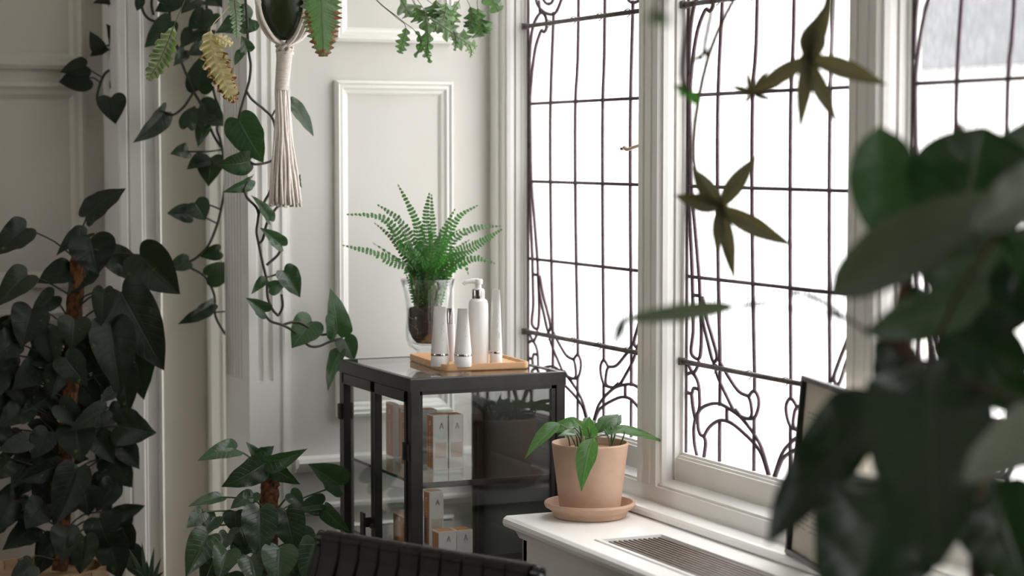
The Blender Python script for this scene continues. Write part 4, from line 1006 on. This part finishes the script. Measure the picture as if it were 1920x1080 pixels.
# ------------------------------------------------------------------ plant in the terracotta pot
lt = thing('lance_leaved_plant', 'young lance-leaved houseplant in the terracotta pot', 'plant', pz+Vector((0,0,.115)))
PY = pc.y
so = pz+Vector((0,0,.114))
LP = [((1050,795),(1020,815),(984,860),26,-.03,30,'a'), ((1112,822),(1100,870),(1090,922),34,-.10,0,'b'), ((1140,815),(1190,795),(1256,832),24,.0,-30,'c'), ((1085,795),(1062,785),(1030,800),20,.05,-20,'d'), ((1096,800),(1108,782),(1117,790),22,.04,10,'e'), ((1128,808),(1140,785),(1160,776),30,.05,-10,'f'), ((1150,800),(1160,785),(1165,777),14,.06,0,'g'), ((1108,820),(1100,800),(1105,780),26,.0,20,'h'), ((1075,800),(1060,795),(1040,812),16,.02,20,'i')]
LP += [((1100,812),(1088,795),(1072,784),18,.03,10,'j'), ((1120,812),(1126,796),(1136,786),20,.02,-10,'k'), ((1135,815),(1150,806),(1172,802),18,-.02,-20,'l'), ((1078,815),(1062,806),(1046,818),16,-.03,15,'m')]
for b0, m_, tp, w_, off, roll, _ in LP:
    b3, m3, t3 = atY(*b0,PY+off), atY(*m_,PY+off*1.1), atY(*tp,PY+off*1.4)
    d = (t3-b3); mid = (b3+t3)/2; sagv = (m3-mid); cz = 1.0 if sagv.length > .012 else .5
    n_ = sagv.normalized()*.8+(CAM-b3).normalized() if sagv.length > .004 else None
    leaf(lt, 'lance', b3, t3, w_*mpp(b3)*1.25, 'lily', roll*.5, fold=.35, curl=min(1.6, 5*sagv.length/max(d.length,.01)), rip=.12, n=n_)
    q = so+Vector((rn.uniform(-.03,.03), rn.uniform(-.03,.03), 0))
    MB().tube(smooth_path([q, q.lerp(b3,.5)+Vector((0,0,.012)), b3],4), [.0020,.0019,.0018,.0017,.0016,.0015,.0014,.0013,.0012], 6).build('petiole', 'stem2', lt, smooth=True)
for k in range(12):
    q = so+Vector((rn.uniform(-.04,.05), rn.uniform(-.03,.03), 0)); e = q+Vector((rn.uniform(-.015,.025), rn.uniform(-.02,.02), rn.uniform(.03,.055)))
    MB().tube(smooth_path([q,(q+e)/2+Vector((.003,0,.004)),e],3), .0015, 6).build('petiole', 'stem2', lt, smooth=True)

# ------------------------------------------------------------------ macrame planter with trailing fern
HY = 4.10
hc = atY(535, -10, HY); k = mpp(hc)
hp = thing('green_planter', 'dark green glazed bowl hung in white macrame', 'planter', atY(535,80,HY))
zb = atY(535,76,HY).z; rb = 60*k
MB().lathe([(0,0),(.012,.001),(.030,.012),(.048,.034),(.060,.062),(.0635,.085),(.0635,.14),(.060,.142),(.057,.135),(.057,.11),(0,.11)], Vector((hc.x,HY,zb)), 40).build('bowl', 'greenglaze', hp, smooth=True, auto=True)
MB().lathe([(0,.113),(.0568,.112)], Vector((hc.x,HY,zb)), 24).build('soil', 'soil', hp)
mh = thing('macrame_hanger', 'white cotton macrame plant hanger with a long tassel', 'plant hanger', atY(530,385,HY))
knot = Vector((hc.x-.002, HY, atY(530,88,HY).z))
for j in range(4):
    a = R(20+90*j); kn = Vector((hc.x+.070*math.cos(a), HY+.070*math.sin(a), zb+.075))
    up = Vector((hc.x+.071*math.cos(a), HY+.071*math.sin(a), zb+.16))
    for s in (-1, 1):
        w_ = Vector((-math.sin(a), math.cos(a), 0))*.0045*s
        q = knot+Vector((.006*math.cos(a), .006*math.sin(a), .004))
        c1 = Vector((hc.x+.038*math.cos(a), HY+.038*math.sin(a), zb+.006)); c2 = Vector((hc.x+.064*math.cos(a), HY+.064*math.sin(a), zb+.042))
        MB().tube(smooth_path([q+w_*.3, c1+w_*1.3, c2+w_*1.3, kn+w_*.6],4), .0040, 6).build('cord', 'cord', mh, smooth=True)
    MB().lathe([(0,-.010),(.006,-.006),(.0075,0),(.006,.006),(0,.010)], kn, 10).build('cord_knot', 'cord', mh, smooth=True)
    MB().tube(smooth_path([kn, up, Vector((hc.x,HY,zb+.75)), Vector((hc.x,HY,ZC))],4), .0040, 6).build('cord', 'cord', mh, smooth=True)
mb = MB()
for j in range(14):
    a = j*2.4; p = knot+Vector((.010*math.cos(a), .010*math.sin(a), -.012+.0016*j)); 
    mb.tube([p+Vector((.007*math.cos(a+x), .007*math.sin(a+x), .004*math.sin(2*x))) for x in [y*.785 for y in range(8)]], .0034, 5, closed=True)
mb.build('gathering_knot', 'cord', mh, smooth=True)
mb = MB(); zt_, zl = knot.z-.010, atY(530,167,HY).z; tx_ = atY(528,160,HY).x
nrg = 26
for j in range(nrg):
    k_ = j/(nrg-1); z = zt_+(zl-zt_)*k_; cx = knot.x+(tx_-knot.x)*k_; r_ = .0150-.0022*k_
    mb.tube([(cx+r_*math.cos(x), HY+r_*math.sin(x), z+.0008*math.sin(x)) for x in [y*2*math.pi/18 for y in range(18)]], .0020, 5, closed=True)
mb.lathe([(.0145,zt_),(.0125,zl)], (knot.x*.5+tx_*.5,HY,0), 16)
mb.build('wrapped_neck', 'cord', mh, smooth=True)
zbm = atY(530,384,HY).z
for j in range(64):
    a = j*2.39996; r0 = .0115*math.sqrt((j+.5)/64); r1 = .036*math.sqrt((j+.5)/64)
    pts = []
    for i in range(9):
        k_ = i/8; rr = r0*1.15+(r1-r0)*(k_**1.5)*.95; wob = .0016*math.sin(j*1.7+i*1.1)
        pts.append((tx_+.001+rr*math.cos(a)+wob+.004*k_, HY+rr*math.sin(a)*.8, zl+(zbm-zl-rn.uniform(-.006,.006))*k_))
    MB().tube(pts, [.0027]*8+[.0031], 5).build('tassel_strand', 'cord', mh, smooth=True)

bf = thing('blue_fern', 'trailing ruffled fern spilling from the macrame planter', 'fern', Vector((hc.x,HY,zb+.115)))
def ruffle(root, pts, wid, lobes, mname, seed, amp=.35, tipm=None, n=None, stalk=0, depth=.55, name='frond'):
    """blade with lobed, curled margins along a midrib"""
    r_ = random.Random(seed); p = smooth_path(pts, 18); N = len(p); ns = 12
    vs, uv, mi = [], [], []
    view = n or (CAM-p[N//2]).normalized(); view = Vector(view).normalized()
    for i, q in enumerate(p):
        s = i/(N-1); tg = (p[min(i+1,N-1)]-p[max(i-1,0)]).normalized(); sd = tg.cross(view)
        if sd.length < .05: sd = tg.orthogonal()
        sd.normalize(); nr = sd.cross(tg)
        if nr.dot(view) < 0: nr = -nr
        e = 0 if s < stalk else (s-stalk)/(1-stalk)
        w0 = wid*(math.sin(math.pi*min(max(e,.0),1)**.7)**.6 if 0 < e < 1 else 0)+.0008
        for j in range(ns+1):
            u = -1+2*j/ns; ph = (0 if u < 0 else 1.4)
            lob = 1-depth*(.5+.5*math.cos(2*math.pi*lobes*s+ph))**1.5*abs(u)**.5
            x = u*w0*.5*lob
            z = amp*w0*(abs(u)**1.6)*(.5*math.sin(2*math.pi*lobes*s*1.5+ph+seed)+.35*math.sin(2*math.pi*lobes*s*3.1+seed*2+u))-.10*w0*abs(u)
            sh = w0*.18*abs(u)
            vs.append(q+sd*x+nr*z+tg*sh); uv.append((.5+.5*u, s))
    fs = [(i*(ns+1)+j, i*(ns+1)+j+1, (i+1)*(ns+1)+j+1, (i+1)*(ns+1)+j) for i in range(N-1) for j in range(ns)]
    mb = MB().add(vs, fs)
    if tipm: mb.m = [1 if ((i/(N-1) > .93 and r_.random() < .7) or (i/(N-1) > .62 and j in (0,1,ns-2,ns-1) and r_.random() < .55)) else 0 for i in range(N-1) for j in range(ns)]
    me = mb.mesh('frond', [mname]+([tipm] if tipm else []), True, uv); o = bpy.data.objects.new(name, me); link(o, root)
    md = o.modifiers.new('subsurf', 'SUBSURF'); md.levels = md.render_levels = 1
    MB().tube(p, [.0012*(1-.6*i/N) for i in range(N)], 5).build('midrib', 'rachis' if mname != 'orangefern' else 'orangefern', o)
    return o
def hy(x, y, off=0): return atY(x, y, HY+off)
src = Vector((hc.x, HY, zb+.115))
KP = mpp(hc)
ruffle(bf, [src, hy(470,-150,-.02), hy(370,-40,-.03), hy(338,20,-.03), hy(318,70,-.03), hy(300,112,-.03), hy(278,150,-.03)], 44*KP, 19, 'limefern', 3, 1.5, stalk=.60, depth=.4)
ruffle(bf, [src, hy(480,-100,-.05), hy(432,6,-.06)][:3]+[hy(397,52,-.06), hy(400,100,-.06), hy(420,150,-.06), hy(441,192,-.06)], 54*KP, 19, 'orangefern', 5, 1.1, 'brownfern', stalk=.52, depth=.35)
ruffle(bf, [hy(405,66,-.065), hy(420,76,-.07), hy(437,84,-.07)], 22*KP, 4, 'orangefern', 15, .4, 'brownfern', stalk=.05)
ruffle(bf, [src, hy(500,-120,-.07), hy(448,-40,-.07), hy(440,0,-.07), hy(443,35,-.07), hy(444,70,-.07)], 28*KP, 20, 'bluefern', 7, 1.0, stalk=.45)
ruffle(bf, [src, hy(570,-160,-.07), hy(600,-70,-.09), hy(602,0,-.09), hy(604,50,-.09), hy(607,106,-.09)], 84*KP, 26, 'greenfern', 8, .16, 'brownfern', stalk=.35, depth=.5)
for i, (pts, w_, lb, mm, am) in enumerate([
  ([(620,-150),(690,-20),(740,30),(760,48),(756,75),(750,100)], 24, 6, 'greenfern', .3), ([(620,-150),(690,-20),(748,34),(775,55),(790,78),(778,108)], 15, 4, 'greenfern', .5), ([(640,-150),(720,-60),(755,5),(768,28)], 34, 3, 'bluefern', .6),
  ([(640,-160),(730,-60),(790,10),(800,45),(803,80)], 26, 3, 'greenfern', .2), ([(640,-170),(740,-60),(795,-5),(830,25),(812,60)], 30, 5, 'bluefern', .7), ([(640,-170),(740,-70),(780,12),(830,50),(868,76),(892,92)], 34, 8, 'bluefern', .8),
  ([(800,60),(802,85),(800,100),(808,118)], 18, 4, 'greenfern', .8), ([(640,-190),(760,-80),(830,-10),(835,15),(830,40)], 40, 5, 'bluefern', .7), ([(640,-200),(780,-90),(860,-20),(850,20),(845,50)], 32, 5, 'bluefern', .6), ([(640,-210),(800,-100),(885,-30),(895,10),(898,45),(904,68)], 46, 5, 'greenfern', .7),
  ([(640,-220),(820,-110),(905,-40),(920,-5),(935,22)], 34, 3, 'greenfern', .25), ([(640,-210),(810,-90),(870,-10),(885,30),(880,55)], 30, 5, 'greenfern', .7), ([(640,-180),(720,-80),(770,-10),(782,20),(790,40)], 36, 4, 'greenfern', .5), ([(850,58),(855,75),(853,95)], 14, 3, 'bluefern', .6), ([(640,-190),(750,-90),(812,-20),(815,15),(812,35)], 34, 4, 'greenfern', .5), ([(880,85),(884,95),(882,108)], 10, 2, 'bluefern', .5)]):
    off = -.02-.012*(i % 4)
    pp = [hy(x,y,off) for x, y in pts]
    if len(pts) > 4 or pts[0][1] < -100: pp = [src]+pp; stl = .70 if i != 5 else .60
    else: stl = .05
    ruffle(bf, pp, w_*KP*1.2, lb/(1-stl)*.8 if stl > .1 else lb*1.2, mm, 20+i, am*1.3, stalk=stl, depth=.72)

# ------------------------------------------------------------------ chair with woven leather straps
P0, P1 = atZ(606,1000,.70), atZ(1008,1066,.70)
P0.z = P1.z = .692
U = (P1-P0); CW = U.length; U.normalize()
SEAT = Vector((U.y, -U.x, 0))                       # towards the seat
if SEAT.dot(CAM-P0) < 0: SEAT = -SEAT
ch = thing('strap_chair', 'dark brown chair with woven leather strap back', 'chair', ((P0+P1)/2+SEAT*.25).to_2d().to_3d())
LEAN = math.tan(R(20)); ZS = .41
def bk(a, z, off=0):                                # point on the backrest: a along the rail
    return P0+U*a+SEAT*((.692-z)*LEAN+off)+Vector((0,0,z-.692))
MB().tube([bk(-.008,.692), bk(CW+.008,.692)], .0115, 12).build('top_rail', 'tube_metal', ch, smooth=True, auto=True)
for a in (0, CW):
    o = MB().tube([bk(a,.692), bk(a,ZS)], .0105, 10).build('back_post', 'tube_metal', ch, smooth=True)
    MB().lathe([(.0118,-.004),(.0122,0),(.0118,.004)], bk(a,.685), 14).build('post_collar', 'tube_metal', o, smooth=True)
    b0 = bk(a,ZS)
    MB().tube([b0, b0+SEAT*.44], .0105, 10).build('seat_rail', 'tube_metal', ch, smooth=True)
    MB().tube([b0, Vector((b0.x,b0.y,0))-SEAT*.05], .0105, 10).build('leg', 'tube_metal', ch, smooth=True)
    f0 = b0+SEAT*.43; MB().tube([f0, Vector((f0.x,f0.y,0))], .0105, 10).build('leg', 'tube_metal', ch, smooth=True)
for sft in (.0, .44):
    MB().tube([bk(0,ZS)+SEAT*sft, bk(CW,ZS)+SEAT*sft], .0105, 10).build('seat_rail', 'tube_metal', ch, smooth=True)
NS = 10; sw = (CW-.016)/NS
def strap(parent, pts, widv, wd, th=.0024, name='strap'):
    widv = Vector(widv).normalized(); n = len(pts); vs = []
    for i, p in enumerate(pts):
        tg = (pts[min(i+1,n-1)]-pts[max(i-1,0)]).normalized(); nr = tg.cross(widv).normalized()
        w2 = wd[i] if isinstance(wd, list) else wd
        for s, h in ((-1,0),(-.86,th*.5),(.86,th*.5),(1,0),(.86,-th*.5),(-.86,-th*.5)): vs.append(p+widv*w2/2*s+nr*h)
    fs = [(i*6+k,i*6+(k+1)%6,(i+1)*6+(k+1)%6,(i+1)*6+k) for i in range(n-1) for k in range(6)]+[tuple(range(5,-1,-1)), tuple((n-1)*6+k for k in range(6))]
    MB().add(vs, fs).build(name, 'leather', parent)
HZ = [.588-.043*k for k in range(4)]
for k in range(NS):
    a = .008+sw*(k+.5); pts = []
    # wraps over the top rail
    for ang in range(-100, 101, 20):
        d_ = SEAT*math.sin(R(ang))+Vector((0,0,1))*math.cos(R(ang)); pts.append(bk(a,.692)+d_*.0140)
    z = .668
    while z > ZS+.01:
        wv = .0042*math.cos((z-.588)/.043*math.pi)*(1 if k % 2 else -1) if z < .610 else .006
        pts.append(bk(a,z,wv+.002)); z -= .0107
    wd = [sw*max(.86, .995-.022*max(0,i-9)) for i in range(len(pts))]
    strap(ch, pts, U, wd)
for k in range(NS):          # the same straps come down again behind the rail
    a = .008+sw*(k+.5); strap(ch, [bk(a,.692-.012*i,-.0135+.006*min(1,i/10)) for i in range(int((.692-ZS)/.012))], U, sw*.999)
for j, z in enumerate(HZ):
    pts = []
    for i in range(NS*4+1):
        a = .004+(CW-.008)*i/(NS*4); k = (a-.008)/sw-.5
        pts.append(bk(a,z,.0045*math.cos(k*math.pi)*(-1)**(j+1)+.002))
    strap(ch, pts, Vector((0,0,1))-SEAT*LEAN, .036)
for k in range(NS):
    a = .008+sw*(k+.5); pts = [bk(a,ZS)+SEAT*(.44*i/24)+Vector((0,0,.010+.003*math.cos(i*math.pi/2)*(1 if k % 2 else -1)-.012*math.sin(math.pi*i/24))) for i in range(25)]
    strap(ch, pts, U, sw*.92)
for j in range(9):
    pts = [bk(.004+(CW-.008)*i/(NS*4),ZS)+SEAT*(.03+.047*j)+Vector((0,0,.012-.012*math.sin(math.pi*(.03+.047*j)/.44)+.003*math.cos((i/4-.5)*math.pi)*(-1)**j)) for i in range(NS*4+1)]
    strap(ch, pts, SEAT, .042)

# ------------------------------------------------------------------ framed sign on the sill
sg0 = atZ(1500,1036,.6685); H_ = .385; Wd = .27
su = Vector((math.sin(R(-14)), -math.cos(R(-14)), 0)); sbk = Vector((-su.y, su.x, 0))
if sbk.x < 0: sbk = -sbk
best = None
for bdeg in range(0, 45):
    for hh in range(300, 480, 5):
        T = sg0+Vector((0,0,1))*hh/1000*math.cos(R(bdeg))+sbk*hh/1000*math.sin(R(bdeg)); d_ = T-CAM; z = d_.dot(FW)
        e = (960+F*d_.dot(RT)/z-1531)**2+(540-F*d_.dot(UP)/z-706)**2
        if best is None or e < best[0]: best = (e, bdeg, hh/1000)
bdeg, H_ = best[1], best[2]
sg0 = sg0 - sbk*.015
sv = Vector((0,0,1))*math.cos(R(bdeg))+sbk*math.sin(R(bdeg)); sn = su.cross(sv)
if sn.dot(CAM-sg0) < 0: sn = -sn
sgn = thing('framed_sign', 'black framed price list leaning on the window mullion behind the fig', 'sign', sg0)
mb = MB(); rect_moulding(mb, sg0, su, sv, sn, Wd, H_, [(0,0),(0,.012),(.001,.013),(.0085,.013),(.009,.012),(.009,.004)]); mb.build('frame', 'frame', sgn)
def quad(o_, a, b_, c_, d2, h): return [o_+su*a+sv*b_+sn*h, o_+su*c_+sv*b_+sn*h, o_+su*c_+sv*d2+sn*h, o_+su*a+sv*d2+sn*h]
mb = MB(); v_ = quad(sg0,.004,.004,Wd-.004,H_-.004,0)+quad(sg0,.004,.004,Wd-.004,H_-.004,.004); mb.add(v_, [(3,2,1,0),(4,5,6,7),(0,1,5,4),(1,2,6,5),(2,3,7,6),(3,0,4,7)]); mb.build('paper', 'paper', sgn)
mb = MB(); zz = H_-.06
while zz > .05:
    x = .03
    while x < Wd-.05:
        l = rn.uniform(.006,.022)
        if rn.random() < .8: mb.add(quad(sg0, x, zz, x+l, zz+.0022, .0044), [(0,1,2,3)])
        x += l+.003
    zz -= .0085 if rn.random() < .8 else .020
mb.build('print_lines', 'print', sgn)

# ------------------------------------------------------------------ fiddle-leaf fig close to the viewer
fg = thing('fiddle_leaf_fig', 'large dark fiddle-leaf fig out of focus in the right foreground', 'plant', atD(1810,1080,2.2))
FD = 2.2
tr_pts = [Vector((atD(1830,1080,FD).x, atD(1830,1080,FD).y, .32)), atD(1835,1000,FD), atD(1790,820,FD), atD(1740,700,FD-.02), atD(1700,660,FD), atD(1690,560,FD+.03), atD(1740,440,FD+.05), atD(1790,330,FD+.06), atD(1800,230,FD+.06)]
tp_ = smooth_path(tr_pts, 6); MB().tube(tp_, [.011-.006*i/len(tp_) for i in range(len(tp_))], 8).build('trunk', 'figstem', fg, smooth=True)
def fig(bx, by, tx, ty, w_, d0=0, d1=0, roll=0, fold=.15, curl=.4, kind='oval', n=None, stalk=None, m='fig'):
    b0, t0 = atD(bx,by,FD+d0), atD(tx,ty,FD+d1)
    leaf(fg, kind, b0, t0, w_*mpp(b0), m, roll, fold, curl, .35, n=n)
    q = Vector(atD(*stalk,FD+d0)) if stalk else min(tp_, key=lambda v: (v-b0).length)
    if (q-b0).length > .012: petiole(fg, q, b0, .0026, 'figstem', .05)
fig(1668,470,1648,236,128,.10,.08,0,.2,.3,'fiddle', m='figlit')
fig(1800,480,1845,236,250,.05,.02,0,.12,.3,'fiddle')
fig(1945,430,1925,225,180,.12,.10,0,.2,.3,'fiddle')
fig(1872,362,1556,552,128,-.15,-.05,0,.2,.4,'fiddle', n=Vector((-.1,-.88,.45)), m='figpale')
fig(1985,330,1826,436,110,-.28,-.30,0,.2,.4,'oval', n=Vector((-.1,-.8,.55)), m='figpale')
fig(1725,500,1880,470,120,.0,.05,20,.2,.5,'oval', m='figlit')
fig(1850,535,1618,625,105,.0,-.10,-20,.25,.5,'oval', m='figlit')
fig(1378,574,1158,600,36,.02,.0,0,.2,.3,'oval', stalk=(1592,600), m='figpale')
fig(1172,592,1150,652,22,.0,.0,0,.2,.25,'slim', stalk=(1180,590))
fig(1740,680,1760,1066,232,-.05,-.25,5,.2,.5,'oval')
fig(1642,738,1440,1020,122,.05,-.05,10,.25,.5,'oval', stalk=(1700,690))
fig(1670,902,1590,1170,240,.10,.0,-5,.2,.4,'oval')
fig(1965,790,1806,905,110,-.25,-.35,0,.2,.5,'oval', n=Vector((-.1,-.8,.55)), m='figpale')
fig(1860,900,1930,1110,190,.0,-.05,0,.2,.4,'oval')
fig(1700,640,1650,735,90,.08,.06,0,.2,.4,'oval')
fig(1760,620,1935,690,150,.05,.0,0,.2,.4,'oval')
fig(1800,540,1935,600,150,.1,.05,0,.2,.4,'oval')
fig(1720,720,1640,640,80,.1,.12,10,.2,.4,'oval')
fig(1835,690,1960,760,100,.12,.1,20,.2,.4,'oval')
fig(1880,560,1960,420,130,.15,.12,0,.2,.4,'oval')
fig(1800,700,1700,800,120,.15,.1,0,.2,.4,'oval')
fig(1760,560,1690,640,110,.15,.1,0,.2,.4,'oval')
fig(1500,548,1478,552,16,.05,.05,0,.2,.4,'oval', stalk=(1592,600))
MB().tube(smooth_path([atD(1372,576,FD+.02), atD(1430,562,FD+.02), atD(1490,549,FD+.02), atD(1545,560,FD+.02), atD(1592,600,FD+.02), atD(1660,640,FD), atD(1700,665,FD)],4), .0022, 6).build('branch', 'figstem', fg, smooth=True)
MB().tube(smooth_path([atD(1560,560,FD), atD(1535,530,FD), atD(1520,480,FD)],4), .0016, 6).build('branch', 'figstem', fg, smooth=True)
b0 = tr_pts[0]
t = thing('fig_pot', 'dark floor pot of the fiddle-leaf fig below the picture', 'pot', (b0.x,b0.y,0))
MB().lathe([(0,0),(.11,0),(.13,.02),(.15,.33),(.153,.345),(.14,.345),(.138,.31),(0,.31)], (b0.x,b0.y,0), 32).build('pot_body', 'greypot', t, smooth=True, auto=True)
MB().lathe([(0,.318),(.137,.313)], (b0.x,b0.y,0), 24).build('soil', 'soil', t)

# ------------------------------------------------------------------ palmate plant hanging before the middle window
hb_ = hanging_pot(1530,-330,2.45,.07,'small hanging pot above the picture carrying the palmate leaves')
pm = thing('palmate_plant', 'brownish palmate leaves hanging out of focus before the middle window', 'plant', hb_)
PDp = (atY(1530,-330,2.45)-CAM).dot(FW)
def star(cx, cy_, D, tips, mname, stalk, w_=34):
    c = atD(cx,cy_,D)
    for tip in tips:
        tx, ty = tip[:2]; dd = tip[2] if len(tip) > 2 else rn.uniform(-.04,.04); ww = tip[3] if len(tip) > 3 else w_
        leaf(pm, 'slim', c, atD(tx,ty,D+dd), ww*mpp(c), mname, rn.uniform(-15,15), .3, .4, .15, name='leaflet')
    MB().tube(smooth_path([c]+[atD(x,y,D+k) for x, y, k in stalk]+[hb_+Vector((0,0,.14))],5), .0034, 6).build('petiole', 'figstem', pm, smooth=True)
D1 = 2.75
star(1516,110,D1,[(1664,160,0,40),(1500,250,-.02,30),(1572,236,0,32),(1404,176,.02,34),(1542,18,-.03,52),(1562,-12,.0,36)],'palmate',[(1545,20,0),(1562,-60,0),(1560,-200,-.1)])
star(1352,388,D1+.15,[(1420,290,0,36),(1490,462,0,38),(1378,530,0,30),(1344,476,.02,24),(1264,366,0,36),(1296,312,.03,36)],'palmate',[(1300,300,.1),(1330,100,.1),(1420,-80,0),(1500,-220,-.1)])
star(1412,176,D1+.05,[(1366,160,0,14),(1400,132,0,14),(1440,130,.02,14),(1450,188,0,12),(1392,196,0,10)],'palmate',[(1470,150,0),(1530,60,0),(1560,-60,0)])
star(1292,172,D1-.1,[(1262,160,0,14),(1314,200,0,20),(1272,178,.02,12)],'palmgreen',[(1280,120,0),(1320,-60,-.05),(1440,-200,-.1)],16)
star(1236,34,D1-.9,[(1210,34,0,22),(1258,44,0,24),(1230,24,0,18)],'palmgreen',[(1250,-20,0),(1330,-140,.2),(1450,-260,.4)],20)
star(1318,105,D1-.1,[(1290,118,0,10),(1306,112,0,16),(1330,92,0,10)],'palmate',[(1330,40,0),(1360,-80,0),(1450,-220,-.1)],12)
